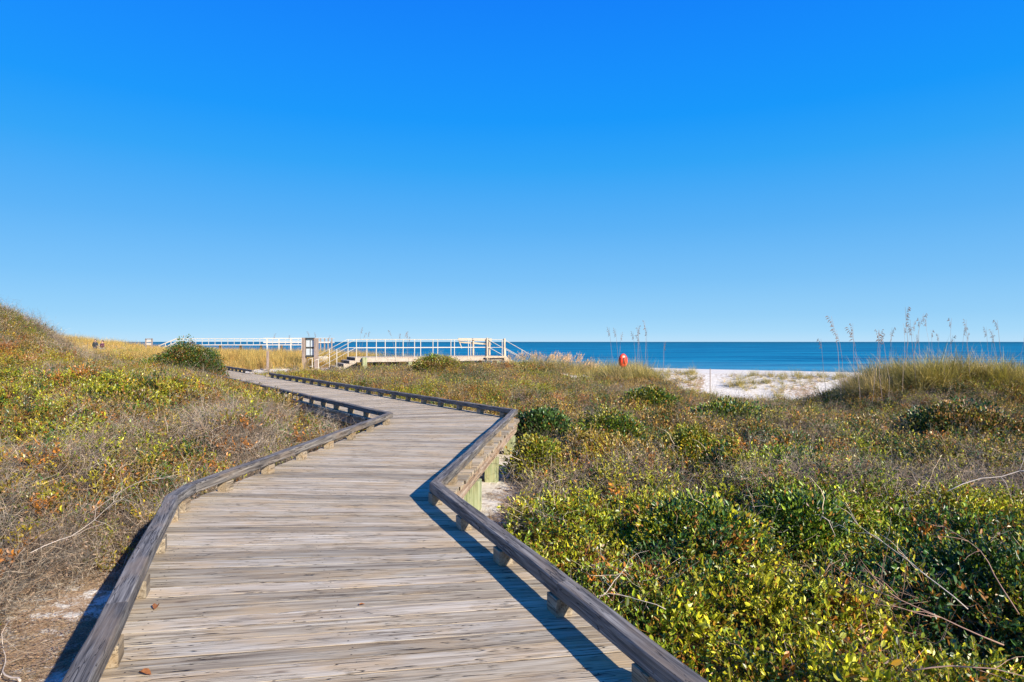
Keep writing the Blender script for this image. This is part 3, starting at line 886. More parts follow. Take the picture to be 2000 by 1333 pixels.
for (ya_, yb_) in ((664.3, 668.6), (670.2, 674)):
    zc = (p3(0, ya_).z + p3(0, yb_).z) / 2; hh_ = abs(p3(0, ya_).z - p3(0, yb_).z)
    m_ = MB(); m_.box((0, -.03, zc), (9 / F * ZS, .05, hh_)); m_.build('panel', M['white_dull'], sg)

# ------------------------------------------------------------------ two walkers
def skin_obj(name, verts, edges, rad, mat, parent, sub=1, root=0):
    me = bpy.data.meshes.new(name); me.from_pydata(verts, edges, []); me.materials.append(mat)
    o = bpy.data.objects.new(name, me); COL.objects.link(o); o.parent = parent
    md = o.modifiers.new('skin', 'SKIN')
    sv = me.skin_vertices[0].data if me.skin_vertices else None
    for i, r_ in enumerate(rad):
        rr = r_ if isinstance(r_, tuple) else (r_, r_)
        sv[i].radius = rr; sv[i].use_root = (i == root)
    md.use_smooth_shade = True
    s2 = o.modifiers.new('sub', 'SUBSURF'); s2.levels = sub; s2.render_levels = sub
    return o
def person(px, ytop, Z, rz, top_mat, low_mat, leg_mat, label, pose):
    x = (px - 1000) / F * Z; zt = EYE - (ytop - 668) / F * Z
    base = zt - 1.72
    root = empty('person', (x, Z, base), rz, label=label, category='person', group='people walking on the far dune path')
    sw = pose['stride']
    J = [(0, 0, .95), (0, 0, 1.12), (0, 0, 1.34), (0, .0, 1.45), (0, -.01, 1.54), (0, -.02, 1.64), (0, -.01, 1.70),
         (-.15, 0, 1.40), (-.22, -pose['el'][0] * .3, 1.14), (-.16 + pose['hx'], -pose['el'][0], 1.14 - pose['fd'][0]),
         (.15, 0, 1.40), (.22, -pose['el'][1] * .3, 1.14), (.16 - pose['hx'], -pose['el'][1], 1.14 - pose['fd'][1]),
         (-.1, 0, .90), (-.11, -sw, .50), (-.11, -sw * .7, .09), (-.11, -sw * .7 - .13, .03),
         (.1, 0, .90), (.11, sw * .5, .50), (.11, sw * 1.4, .11), (.11, sw * 1.4 - .12, .03)]
    E = [(0, 1), (1, 2), (2, 3), (3, 4), (4, 5), (5, 6), (2, 7), (7, 8), (8, 9), (2, 10), (10, 11), (11, 12),
         (0, 13), (13, 14), (14, 15), (15, 16), (0, 17), (17, 18), (18, 19), (19, 20)]
    rd = [(.14, .10), (.13, .095), (.16, .10), .06, .055, (.085, .10), (.06, .07), .055, .045, .035, .055, .045, .035, .085, .06, .045, .04, .085, .06, .045, .04]
    skin_obj('body', J, E, rd, M['skin'], root, 1, 0)
    idx = [0, 1, 2, 7, 8, 9, 10, 11, 12]
    jm = {k: i for i, k in enumerate(idx)}
    jv = [J[k] for k in idx]; jv[0] = (0, 0, .86)
    jv[jm[9]] = tuple(Vector(J[8]).lerp(Vector(J[9]), .85)); jv[jm[12]] = tuple(Vector(J[11]).lerp(Vector(J[12]), .85))
    je = [(jm[a_], jm[b_]) for a_, b_ in E if a_ in jm and b_ in jm]
    jr = [(.19, .15), (.17, .14), (.17, .14), .08, .06, .045, .08, .06, .045]
    skin_obj('jacket', jv, je, jr, top_mat, root, 1, 0)
    idx = [0, 13, 14, 15, 17, 18, 19]
    jm = {k: i for i, k in enumerate(idx)}
    je = [(jm[a_], jm[b_]) for a_, b_ in E if a_ in jm and b_ in jm]
    skin_obj('trousers', [J[k] for k in idx], je, [(.17, .13), .11, .085, .065, .11, .085, .065], leg_mat, root, 1, 0)
    skin_obj('hair', [(0, .05, 1.52), (0, .03, 1.61), (0, .012, 1.69), (0, 0, 1.73)], [(0, 1), (1, 2), (2, 3)], [(.075, .06), (.105, .09), (.112, .12), (.07, .08)], low_mat, root, 1, 0)
person(186, 663.5, 66, R(25), M['jacket_dark'], M['jacket_dark'], M['navy'], 'person in dark hooded jacket and dark trousers, left of the two walkers', dict(stride=.16, el=(.12, .2), fd=(.24, .12), hx=.02))
person(200, 665.5, 64, R(-10), M['jacket_plum'], M['hair'], M['jeans'], 'person in plum top and pale blue jeans with bent elbows, right of the two walkers', dict(stride=.12, el=(.25, .25), fd=(-.05, -.05), hx=.08))

# ------------------------------------------------------------------ dead leaves on the boards
for (px, py, rz, lab) in ((305, 1188, .3, 'curled brown leaf lying by the left kerb, farther of the two'), (284, 1318, 1.2, 'curled brown leaf lying on the boards at the bottom left corner'), (707, 1183, 2, 'tiny dark leaf scrap lying alone on the middle of the boards')):
    Z = EYE * F / (py - 668)
    sc_ = .5 if px == 707 else 1
    vs = []; fs = []
    out = [(0, -.038), (.012, -.02), (.017, 0), (.012, .02), (0, .04), (-.013, .02), (-.018, 0), (-.011, -.02)]
    vs = [(0, 0, .004)] + [(x * sc_, y * sc_, .004 + sc_ * (abs(x) * .9 + .004 * math.sin(y * 90))) for x, y in out]
    fs = [(0, i, i % 8 + 1) for i in range(1, 9)]
    o = new_obj('fallen_leaf', mesh_np('fallen_leaf', vs, fs, True), None, M['brown_leaf'], label=lab, category='leaf', group='dead leaves on the boardwalk')
    o.location = ((px - 1000) / F * Z, Z, .002); o.rotation_euler = (0, 0, rz)

# ================================================================== VEGETATION
def soup_mesh(name, V, Fc, leafv, mat, smooth=False):
    """V (n,3), Fc list of index tuples, leafv per-vertex (n,2)"""
    me = bpy.data.meshes.new(name)
    me.from_pydata(V.tolist(), [], Fc)
    at_ = me.color_attributes.new('leafv', 'FLOAT_COLOR', 'POINT')
    c = np.zeros((len(V), 4), np.float32); c[:, :2] = leafv; c[:, 3] = 1
    at_.data.foreach_set('color', c.ravel())
    if smooth: me.polygons.foreach_set('use_smooth', [True] * len(me.polygons))
    me.materials.append(mat); me.update()
    return me

def basis(d, roll, g):
    d = d / np.linalg.norm(d)
    a_ = np.array([0, 0, 1.]) if abs(d[2]) < .9 else np.array([1., 0, 0])
    x = np.cross(a_, d); x /= np.linalg.norm(x); y = np.cross(d, x)
    c, s_ = math.cos(roll), math.sin(roll)
    return d, x * c + y * s_, -x * s_ + y * c

class Soup:
    def __init__(s): s.V = []; s.F = []; s.C = []
    def leaf(s, p, d, L, wd, g, roll=None, val=None):
        roll = g.uniform(0, 6.28) if roll is None else roll
        d, x, n = basis(d, roll, g)
        k = len(s.V); fold = g.uniform(.1, .35) * wd; curl = g.uniform(-.15, .25) * L
        pts = [(0, 0, 0), (.32, .42, fold), (.7, .40, fold), (1, 0, 0), (.7, -.40, fold), (.32, -.42, fold)]
        for (a_, b_, c_) in pts:
            s.V.append(p + d * a_ * L + x * b_ * wd + n * (c_ - curl * a_ * a_))
        s.F += [(k, k + 1, k + 2, k + 3), (k, k + 3, k + 4, k + 5)]
        v = (g.uniform(0, 1), g.uniform(0, 1)) if val is None else val
        s.C += [v] * 6
    def tube(s, pts, r0, r1, g, val=None):
        k = len(s.V); n = len(pts); v = (g.uniform(0, 1), g.uniform(0, .9)) if val is None else val
        for i, p in enumerate(pts):
            d = pts[min(i + 1, n - 1)] - pts[max(i - 1, 0)]
            _, x, y = basis(d, 0, g); r_ = r0 + (r1 - r0) * i / (n - 1)
            for q in range(3):
                th = q * 2.094
                s.V.append(p + (x * math.cos(th) + y * math.sin(th)) * r_); s.C.append(v)
        for i in range(n - 1):
            for q in range(3):
                m_ = (q + 1) % 3
                s.F.append((k + i * 3 + q, k + i * 3 + m_, k + (i + 1) * 3 + m_, k + (i + 1) * 3 + q))
    def blade(s, p, d, L, wd, bend, g, segs=4, val=None):
        k = len(s.V); v = (g.uniform(0, 1), g.uniform(0, .98)) if val is None else val
        hd = np.array([d[0], d[1], 0.]); hn = np.linalg.norm(hd); hd = hd / hn if hn > 1e-6 else np.array([1., 0, 0])
        side = np.array([-hd[1], hd[0], 0]); c_, s_ = math.cos(g.uniform(-1, 1)), math.sin(g.uniform(-1, 1))
        side = side * c_ + hd * s_ * .6
        cur = p.copy(); dd = d / np.linalg.norm(d)
        for i in range(segs + 1):
            t = i / segs; wv_ = wd * (1 - t) ** .7 * .5 + wd * .06
            s.V.append(cur - side * wv_); s.V.append(cur + side * wv_); s.C += [v, v]
            dd = dd + hd * bend * .5 / segs * (1 + t) - np.array([0, 0, 1.]) * bend * .55 / segs * (1 + 1.5 * t)
            dd /= np.linalg.norm(dd); cur = cur + dd * L / segs
        for i in range(segs): s.F.append((k + 2 * i, k + 2 * i + 1, k + 2 * i + 3, k + 2 * i + 2))
    def mesh(s, name, mat): return soup_mesh(name, np.array(s.V), s.F, np.array(s.C, np.float32), mat)

def rdir(g, zmin=-.2):
    while True:
        v = g.normal(size=3); v /= np.linalg.norm(v)
        if v[2] > zmin: return v
def walk(p, d, L, n, wig, g, grav=0.0):
    pts = [p.copy()]; d = d / np.linalg.norm(d)
    for i in range(n):
        d = d + g.normal(size=3) * wig; d[2] -= grav; d /= np.linalg.norm(d)
        pts.append(pts[-1] + d * L / n)
    return pts

def leaf_clump(g, rad=.2, sprigs=13, per=8, L=.042, wd=.022, up=.7):
    s = Soup()
    for k in range(sprigs):
        d = rdir(g, .0); d[2] += up * g.uniform(.2, 1); d /= np.linalg.norm(d)
        p0 = np.array([g.uniform(-.5, .5) * rad, g.uniform(-.5, .5) * rad, -.35 * rad])
        pts = walk(p0, d, rad * g.uniform(.8, 1.5), 4, .22, g)
        s.tube(pts, .0022, .001, g, (.2, .97))
        for j in range(per):
            t = .25 + .75 * (j + g.uniform(0, .8)) / per
            i = min(3, int(t * 4)); p = pts[i] * (1 - (t * 4 - i)) + pts[i + 1] * (t * 4 - i) if i < 4 else pts[4]
            dd = (pts[i + 1] - pts[i]); dd /= np.linalg.norm(dd)
            ld = dd * g.uniform(.3, 1) + rdir(g, -.3) * .9
            s.leaf(p, ld, L * g.uniform(.6, 1.3), wd * g.uniform(.7, 1.3), g)
    return s
def twig_clump(g, rad=.24, n=36, r0=.0024, leaves=8, wig=.45):
    s = Soup()
    for k in range(n):
        p0 = np.array([g.normal() * rad * .6, g.normal() * rad * .6, g.uniform(-.9, .1) * rad])
        d = rdir(g, -.1)
        pts = walk(p0, d, rad * g.uniform(.9, 2.2), 5, wig, g, .05)
        s.tube(pts, r0 * g.uniform(.5, 1.2), r0 * .35, g)
        if g.uniform() < .7:
            b = walk(pts[2], rdir(g, -.2), rad * g.uniform(.3, .9), 3, wig, g)
            s.tube(b, r0 * .5, r0 * .25, g)
    for k in range(leaves):
        p0 = g.normal(size=3) * rad * .5
        s.leaf(p0, rdir(g), .035 * g.uniform(.6, 1.2), .018, g, val=(g.uniform(.3, 1), .99))
    return s
def grass_tuft(g, n=46, L=.62, wd=.005, bend=1.3, spread=.12, seg=4):
    s = Soup()
    for k in range(n):
        th = g.uniform(0, 6.28); r_ = spread * math.sqrt(g.uniform())
        tilt = g.uniform(.05, .6)
        d = np.array([math.cos(th) * tilt, math.sin(th) * tilt, 1.])
        s.blade(np.array([r_ * math.cos(th + .5), r_ * math.sin(th + .5), -.03]), d, L * g.uniform(.45, 1.15), wd * g.uniform(.7, 1.3), bend * g.uniform(.2, 1.3), g, seg)
    return s

g = np.random.default_rng(3)
PROTO = {}
def proto(key, objs):
    out = []
    for me in objs:
        o = bpy.data.objects.new('proto_' + me.name, me); out.append(o)
    PROTO[key] = out
proto('leaf', [leaf_clump(g).mesh('leaf_clump', M['leaf']) for _ in range(5)])
proto('leafbig', [leaf_clump(g, .24, 9, 7, .07, .036, 1.0).mesh('leaf_clump_big', M['leaf']) for _ in range(3)])
proto('leaffine', [leaf_clump(g, .22, 20, 9, .03, .017, .5).mesh('leaf_clump_fine', M['leaf']) for _ in range(4)])
proto('twig', [twig_clump(g).mesh('twig_clump', M['twig']) for _ in range(5)])
proto('grass', [grass_tuft(g, 60, .72, .0075, 1.6, .14).mesh('grass_tuft', M['grass']) for _ in range(6)])
proto('gold', [grass_tuft(g, 34, .95, .012, .6, .25, 3).mesh('tall_grass_tuft', M['grass']) for _ in range(4)])
proto('litter', [twig_clump(g, .16, 16, .0022, 16, .3).mesh('litter_clump', M['twig']) for _ in range(3)])

def scatter(name, key, pos, rot, scl, tint, label=None, category=None, parent=None, kind='stuff', group=None):
    n = len(pos)
    me = bpy.data.meshes.new(name)
    me.vertices.add(n); me.vertices.foreach_set('co', np.asarray(pos, np.float32).ravel())
    for nm, tp, arr, fld in (('rot', 'FLOAT_VECTOR', rot, 'vector'), ('scl', 'FLOAT_VECTOR', scl, 'vector'), ('tint', 'FLOAT_VECTOR', tint, 'vector')):
        a_ = me.attributes.new(nm, tp, 'POINT'); a_.data.foreach_set(fld, np.asarray(arr, np.float32).ravel())
    me.update()
    o = bpy.data.objects.new(name, me); COL.objects.link(o)
    if parent: o.parent = parent
    if kind: o['kind'] = kind
    if label: o['label'] = label
    if category: o['category'] = category
    if group: o['group'] = group
    ng = bpy.data.node_groups.new('scatter_' + name, 'GeometryNodeTree')
    ng.interface.new_socket('Geometry', in_out='INPUT', socket_type='NodeSocketGeometry')
    ng.interface.new_socket('Geometry', in_out='OUTPUT', socket_type='NodeSocketGeometry')
    NN, LL = ng.nodes, ng.links
    gi = NN.new('NodeGroupInput'); go = NN.new('NodeGroupOutput')
    iop = NN.new('GeometryNodeInstanceOnPoints')
    join = NN.new('GeometryNodeJoinGeometry')
    for p in PROTO[key]:
        oi = NN.new('GeometryNodeObjectInfo'); oi.inputs['Object'].default_value = p; oi.inputs['As Instance'].default_value = True
        LL.new(oi.outputs['Geometry'], join.inputs[0])
    iop.inputs['Pick Instance'].default_value = True
    ri = NN.new('FunctionNodeRandomValue'); ri.data_type = 'INT'
    ri.inputs[4].default_value = 0; ri.inputs[5].default_value = len(PROTO[key]) - 1
    LL.new(ri.outputs[2], iop.inputs['Instance Index'])
    def att(nm):
        q = NN.new('GeometryNodeInputNamedAttribute'); q.data_type = 'FLOAT_VECTOR'; q.inputs[0].default_value = nm; return q.outputs[0]
    er = NN.new('FunctionNodeEulerToRotation'); LL.new(att('rot'), er.inputs[0]); LL.new(er.outputs[0], iop.inputs['Rotation'])
    LL.new(att('scl'), iop.inputs['Scale'])
    LL.new(gi.outputs[0], iop.inputs['Points']); LL.new(join.outputs[0], iop.inputs['Instance'])
    LL.new(iop.outputs[0], go.inputs[0])
    md = o.modifiers.new('scatter', 'NODES'); md.node_group = ng
    return o

def frustum_pts(z0, z1, dens, pad=2.5, xmin=None, xmax=None):
    wmax = .82 * z1 + pad
    n = int(dens * (z1 - z0) * 2 * wmax)
    y = rng.uniform(z0, z1, n); x = rng.uniform(-wmax, wmax, n)
    k = np.abs(x) < .82 * y + pad
    if xmin is not None: k &= x > xmin
    if xmax is not None: k &= x < xmax
    return x[k], y[k]

XOV = [V2(NO.x + u.x * t + wv.x * WD / 2, NO.y + u.y * t + wv.y * WD / 2) for t in (-1.4, LEN + 1)]
def hash2(ix, iy, s):
    n = (ix * 374761393 + iy * 668265263 + s * 974634777) & 0xffffffff
    n = ((n ^ (n >> 13)) * 1274126177) & 0xffffffff
    return ((n ^ (n >> 16)) & 0xffff) / 65535.0
def domes(x, y, cell=1.25, seed=0):
    """overlapping rounded plants: height 0..1 and a random number for the plant on top"""
    x = np.asarray(x, float) + .25 * (fbm(np.asarray(x) * 1.7, np.asarray(y) * 1.7, 111) - .5); y = np.asarray(y, float)
    ix = np.floor(x / cell).astype(np.int64); iy = np.floor(y / cell).astype(np.int64)
    best = np.full(x.shape, -1.0); idn = np.zeros(x.shape)
    for dx in (-1, 0, 1):
        for dy in (-1, 0, 1):
            jx = ix + dx; jy = iy + dy
            cx = (jx + .1 + .8 * hash2(jx, jy, seed + 1)) * cell; cy = (jy + .1 + .8 * hash2(jx, jy, seed + 2)) * cell
            rr = cell * (.45 + .5 * hash2(jx, jy, seed + 3)); hh = .35 + .65 * hash2(jx, jy, seed + 4)
            d2 = ((x - cx) ** 2 + (y - cy) ** 2) / rr ** 2
            hv = hh * np.sqrt(np.clip(1 - d2, 0, 1))
            m_ = hv > best
            best = np.where(m_, hv, best); idn = np.where(m_, hash2(jx, jy, seed + 7), idn)
    return np.clip(best, 0, 1), idn
def canopy(x, y):
    """height of the shrub cover above the ground"""
    d, side = seg_dist(x, y, CEN)
    D1, _ = domes(x, y); D2, _ = domes(x + 31, y - 17, .55, 40)
    c = .02 + .42 * D1 + .14 * D2 + .25 * (fbm(x * .5, y * .5, 31) - .45)
    c = c + .10 * sstep(x, 1, 5) * (1 - sstep(y, 6, 12))
    c = c + .16 * sstep(-x, 6.3, 8) * sstep(y, 13, 17)
    c = c * (.35 + .65 * sstep(d, 1.5, 2.6))
    c = c * (1 - .45 * sstep(y, 17, 24) * sstep(x, -2, 5)) * (1 + .35 * sstep(y, 6, 9) * (1 - sstep(y, 15, 19))) * (1 - .4 * sstep(y, 22, 30))
    lf = side < 0
    c = c + lf * (.16 * sstep(y, 4.5, 6.5) * (1 - sstep(y, 14, 18)) * sstep(d, 1.9, 2.9) + .26 * np.exp(-(((x + 5.0) / 1.3) ** 2 + ((y - 10.8) / 2.2) ** 2)) + .2 * np.exp(-(((x + 4.6) / 1.0) ** 2 + ((y - 5.6) / 1.2) ** 2)))
    q = np.exp(-(((x + 11.0) / 5.0) ** 4 + ((y - 32.5) / 3.2) ** 4))
    c = c * (1 - .7 * q)
    return np.clip(c, .05, .9)
def keep_out(x, y, margin=.18):
    d, side = seg_dist(x, y, CEN)
    ok = d > 1.22 + margin
    # bare strips beside the near boards
    left = side < 0
    bare = left & (y < 6.1) & (d < 1.2 + .95 * sstep(6.3 - y, 0, 1.6) + .35 * (fbm(x * 2, y * 2, 41) - .5))
    bare |= (~left) & (y > 5.7) & (y < 11.3) & (d < 1.2 + .55 + .25 * (fbm(x * 2, y * 2, 43) - .5))
    ok &= ~bare
    dx, _ = seg_dist(x, y, XOV)
    ok &= dx > .9
    ok &= sand_mask(x, y) < .25 + .6 * np.random.default_rng(5).uniform(size=np.shape(x)) ** 1.5 * 1.3
    ok &= tdist(x, y) < np.where(x > 7, -1.6 + 2.2 * fbm(x * .8, y * .8, 29), 1.5)
    thin = (x > 7.2) & (tdist(x, y) > -6.5) & (y > 24)
    ok &= ~thin | (fbm(x * 1.5, y * 1.5, 33) + .25 * np.random.default_rng(6).uniform(size=np.shape(x)) > .53)
    return ok
def gold_zone(x, y):
    # golden grass area : behind the boardwalk on the left
    n = fbm(x * .25, y * .25, 51) - .5
    t = tdist(x, y)
    a_ = sstep(y + 6 * n - .25 * (x + 10), 35.5, 38) * (x < -8.5 + 3 * n)
    hill = np.exp(-(((x + 27.5) / 9.5) ** 2 + ((y - 25) / 11.0) ** 2))
    return a_ * (hill < .25)
def ridge_zone(x, y):
    t = tdist(x, y)
    n = fbm(x * .5, y * .5, 53)
    r_ = sstep(t, -3.2, -1.2) * (n > .46) * (1 - .5 * sstep(x, 7.2, 9))
    mnd = np.zeros(np.shape(x))
    for mx, my, s_, a_ in ((14.0, 22.5, 2.2, 1), (17.5, 21.5, 2.4, 1), (21, 20, 3, 1), (5.8, 30.5, 1.6, 1), (11.0, 27.5, .8, .7)):
        mnd = np.maximum(mnd, a_ * np.exp(-(((x - mx) / s_) ** 2 + ((y - my) / (s_ * .8)) ** 2)))
    return np.maximum(r_ * (x > -9), sstep(mnd + .5 * (n - .5), .40, .55))

def solid_clumps(name, soups, pos, rot, scl, tint, mat, parent):
    """join transformed copies of light leaf clumps into one real mesh"""
    Vs = []; Fs = []; Cs = []; Ts = []; k0 = 0
    for i in range(len(pos)):
        V, Fq, Cc = soups[i % len(soups)]
        rx, ry, rz = rot[i]
        Mx = np.array(Matrix.Rotation(rx, 3, 'X')); My = np.array(Matrix.Rotation(ry, 3, 'Y')); Mz = np.array(Matrix.Rotation(rz, 3, 'Z'))
        Vt = (V * scl[i]) @ (My @ Mx @ Mz).T + pos[i]
        Vs.append(Vt); Fs.append(Fq + k0); Cs.append(Cc); Ts.append(np.repeat(tint[i][None], len(V), 0)); k0 += len(V)
    V = np.concatenate(Vs); Fq = np.concatenate(Fs); Cc = np.concatenate(Cs); T = np.concatenate(Ts)
    me = bpy.data.meshes.new(name)
    me.vertices.add(len(V)); me.vertices.foreach_set('co', V.astype(np.float32).ravel())
    me.loops.add(Fq.size); me.loops.foreach_set('vertex_index', Fq.ravel().astype(np.int32))
    me.polygons.add(len(Fq)); me.polygons.foreach_set('loop_start', np.arange(0, Fq.size, 4, dtype=np.int32)); me.polygons.foreach_set('loop_total', np.full(len(Fq), 4, np.int32))
    me.update(calc_edges=True)
    for nm, arr in (('leafv', Cc), ('tint', T)):
        at_ = me.color_attributes.new(nm, 'FLOAT_COLOR', 'POINT')
        c = np.ones((len(V), 4), np.float32); c[:, :arr.shape[1]] = arr
        at_.data.foreach_set('color', c.ravel())
    me.materials.append(mat)
    return new_obj(name, me, parent)
def soup_arr(s): return (np.array(s.V), np.array(s.F), np.array(s.C, np.float32))
gs = np.random.default_rng(12)
def leaves_only(gg, n, rad, L, wd):
    s = Soup()
    for k in range(n):
        d = rdir(gg, -.3); p = d * rad * gg.uniform(.3, 1) ** .5
        s.leaf(p, d * .6 + rdir(gg, -.2) * .8 + np.array([0, 0, .4]), L * gg.uniform(.6, 1.3), wd * gg.uniform(.7, 1.3), gg)
    return s
SOLID = {'leaf': [soup_arr(leaves_only(gs, 60, .17, .045, .024)) for _ in range(5)],
         'leaffine': [soup_arr(leaves_only(gs, 90, .19, .036, .02)) for _ in range(5)],
         'twig': [soup_arr(twig_clump(gs, .2, 10, .004, 3)) for _ in range(3)]}
C = lambda *a_: np.array(a_)
GREEN = C(.17, .245, .02); YG = C(.37, .36, .022); YEL = C(.55, .42, .03); OLIVE = C(.20, .185, .028)
RUST = C(.40, .16, .03); BROWN = C(.21, .12, .045); DKGREEN = C(.035, .085, .018); TANC = C(.40, .28, .14)
TW_GREY = C(.44, .36, .31); TW_BROWN = C(.25, .175, .135); TW_PURP = C(.36, .28, .23)
def zonefields(x, y):
    left = x < np.interp(y, [p[1] for p in CEN], [p[0] for p in CEN])
    n1 = fbm(x * .55, y * .55, 61); n2 = fbm(x * 1.1 + 5, y * 1.1, 67); n3 = fbm(x * .22, y * .22, 71)
    # fraction of leafless twigs
    tw = np.where(left, .04 + .28 * sstep(n2, .54, .68), .05 + .25 * sstep(n2, .52, .66))
    tw = np.where(left & (y < 6.5), np.maximum(tw, .88 * sstep(6.8 - y + 1.2 * (n2 - .5) + .12 * (x + 4), .3, 1.3)), tw)
    tw = np.where(left, np.maximum(tw, .92 * np.exp(-(((x + 4.9 - .1 * (y - 10)) / 1.15) ** 2 + ((y - 10.8) / 2.6) ** 2) * 1.1)), tw)
    tw = np.where(left, np.maximum(tw, .8 * (1 - sstep(seg_dist(x, y, CEN)[0], 1.9, 2.9)) * (y < 12)), tw)
    tw = np.where(~left, np.maximum(tw, .9 * np.exp(-(((x - 5.9) / 2.2) ** 2 + ((y - 7.9) / .9) ** 2))), tw)
    tw = np.where(~left, np.maximum(tw, .16 * sstep(y + 4 * (n1 - .5), 9, 15)), tw)
    tw = np.where(~left & (y < 6.5) , tw * .25, tw)
    pid = domes(x, y)[1]
    hm = np.exp(-(((x + 25) / 8) ** 2 + ((y - 24) / 9) ** 2))
    tw = np.where(hm > .3, np.maximum(tw, .25 + .4 * sstep(n1, .45, .6)), tw)
    tw = np.where((pid > .80) & (left | (y > 7)), np.maximum(tw, np.where(left, .62, .5)), tw)
    tw = np.where((pid > .30) & (pid < .46) & ~left, 0, tw)
    return left, n1, n2, n3, np.clip(tw, 0, .95), pid

BINS = [(1.2, 4, 120, .85), (4, 8, 100, .9), (8, 14, 70, 1.0), (14, 22, 46, 1.1), (22, 32, 32, 1.2), (32, 46, 14, 1.7)]
P = {k: [[], [], [], []] for k in ('leaf', 'leafbig', 'leaffine', 'twig', 'grass', 'gold', 'litter')}
def push(key, x, y, z, sc_, tint, tilt=.4, zs=1.0):
    n = len(x)
    P[key][0].append(np.stack([x, y, z], 1))
    P[key][1].append(np.stack([rng.normal(0, tilt, n), rng.normal(0, tilt, n), rng.uniform(0, 6.28, n)], 1))
    P[key][2].append(np.stack([sc_, sc_, sc_ * zs], 1))
    P[key][3].append(tint)
for (z0, z1, dens, s0) in BINS:
    x, y = frustum_pts(z0, z1, dens)
    k = keep_out(x, y) & (gold_zone(x, y) < .5) & (rng.uniform(size=len(x)) > ridge_zone(x, y) * .9)
    x, y = x[k], y[k]
    left, n1, n2, n3, tw, pid = zonefields(x, y)
    c = canopy(x, y)
    fz_ = rng.beta(2.6, 1.1, len(x))               # most clumps near the top of the cover
    z = hgt(x, y) + c * fz_ - .10 * sstep(y, 8, 16)
    sc_ = s0 * rng.uniform(.75, 1.2, len(x))
    # keep low beside the boards
    d, _ = seg_dist(x, y, CEN)
    z = z - np.where(r_ < tw, .06, 0) if False else z
    lim = np.where(d < 1.75, -.12, np.where(d < 2.3, .02, 9))
    hid = left & (y > 15.3) & (y < 27) & (d < 2.6) & (x < -4.7)
    lim = np.where(hid, .26, lim)
    z = np.minimum(z, lim - rng.uniform(0, .15, len(x)))
    z = np.where(hid, np.maximum(z, .16 - rng.uniform(0, .45, len(x))), z)
    r_ = rng.uniform(size=len(x))
    ist = r_ < tw
    # tint
    n = len(x)
    mixv = np.clip(.38 * n1 + .62 * ((pid * 7.3) % 1.0) + rng.normal(0, .10, n), 0, 1)
    tint = np.zeros((n, 3))
    gl = sstep(mixv, .30, .62)[:, None]
    leftc = (BROWN * .38 + RUST * .12 + OLIVE * .5) * (1 - gl) + (YG * .72 + GREEN * .28) * gl
    hillm = sstep(np.exp(-(((x + 25) / 8) ** 2 + ((y - 24) / 9) ** 2)), .25, .6)[:, None]
    leftc = leftc * (1 - .8 * hillm) + (OLIVE * .45 + TW_PURP * .45) * .8 * hillm
    leftc = np.where((hillm > .3) & (((pid * 3.7) % 1.0) < .3)[:, None], GREEN * .6, leftc)
    yel = (rng.uniform(size=n) < .12)[:, None]
    leftc = np.where((rng.uniform(size=n) < .18)[:, None], GREEN * .9, leftc)
    leftc = np.where(yel, YEL * .75, leftc)
    nearg = (1 - sstep(y + 3 * (n3 - .5), 6.5, 11))[:, None]
    rg_near = GREEN * (1 - gl) + YG * gl
    gl2 = sstep(mixv, .48, .75)[:, None]
    rg_far = (BROWN * .5 + OLIVE * .55 + RUST * .14 + TANC * .12) * (1 - gl2) + (GREEN * .35 + OLIVE * .3 + YG * .5) * gl2
    rg_far = np.where((rng.uniform(size=n) < .16)[:, None], YEL * .62, rg_far)
    gm = ((pid > .30) & (pid < .46))[:, None]
    rg_far = np.where(gm, np.where(rng.uniform(size=(n, 1)) < .55, GREEN * .6 + YG * .1, YG * .85), rg_far)
    rightc = rg_near * nearg + rg_far * (1 - nearg)
    tint = np.where(left[:, None], leftc, rightc)
    rust = (rng.uniform(size=n) < np.where(left, np.where(hillm[:, 0] > .2, .01, .09), np.where(y < 8, .03, .08)) + .4 * ((pid > .62) & (pid < .70) & (((y > 8) & ~left) | (left & (hillm[:, 0] < .1)))))[:, None]
    tint = np.where(rust, RUST, tint)
    dk = (rng.uniform(size=n) < np.where(left, .16, np.where(y < 8, .10, .18)) + .6 * ((pid > .12) & (pid < .26)))[:, None]
    tint = np.where(dk, DKGREEN * 1.2, tint)
    tint = tint * rng.uniform(.6, 1.35, n)[:, None] * np.where(left & (y > 5), .9, 1.0)[:, None]
    twt = np.where((rng.uniform(size=n) < .5)[:, None], TW_GREY, TW_BROWN)
    twt = np.where((~left & (y > 7))[:, None], TW_PURP * .6 + twt * .2, twt)
    twt = twt * rng.uniform(.5, 1.25, n)[:, None] * np.where(y > 11, .8, np.where(left, .84, 1.05))[:, None]
    m1 = ist; push('twig', x[m1], y[m1], z[m1], sc_[m1], twt[m1], .5)
    m2 = ~ist & (y < 9) & ~left & (rng.uniform(size=n) < .06)
    push('leafbig', x[m2], y[m2], z[m2] + .03, sc_[m2] * .9, tint[m2])
    far = y > 17
    m3 = ~ist & ~m2 & far
    push('leaffine', x[m3], y[m3], z[m3], sc_[m3], tint[m3])
    m4 = ~ist & ~m2 & ~far
    push('leaf', x[m4], y[m4], z[m4], sc_[m4] , tint[m4])
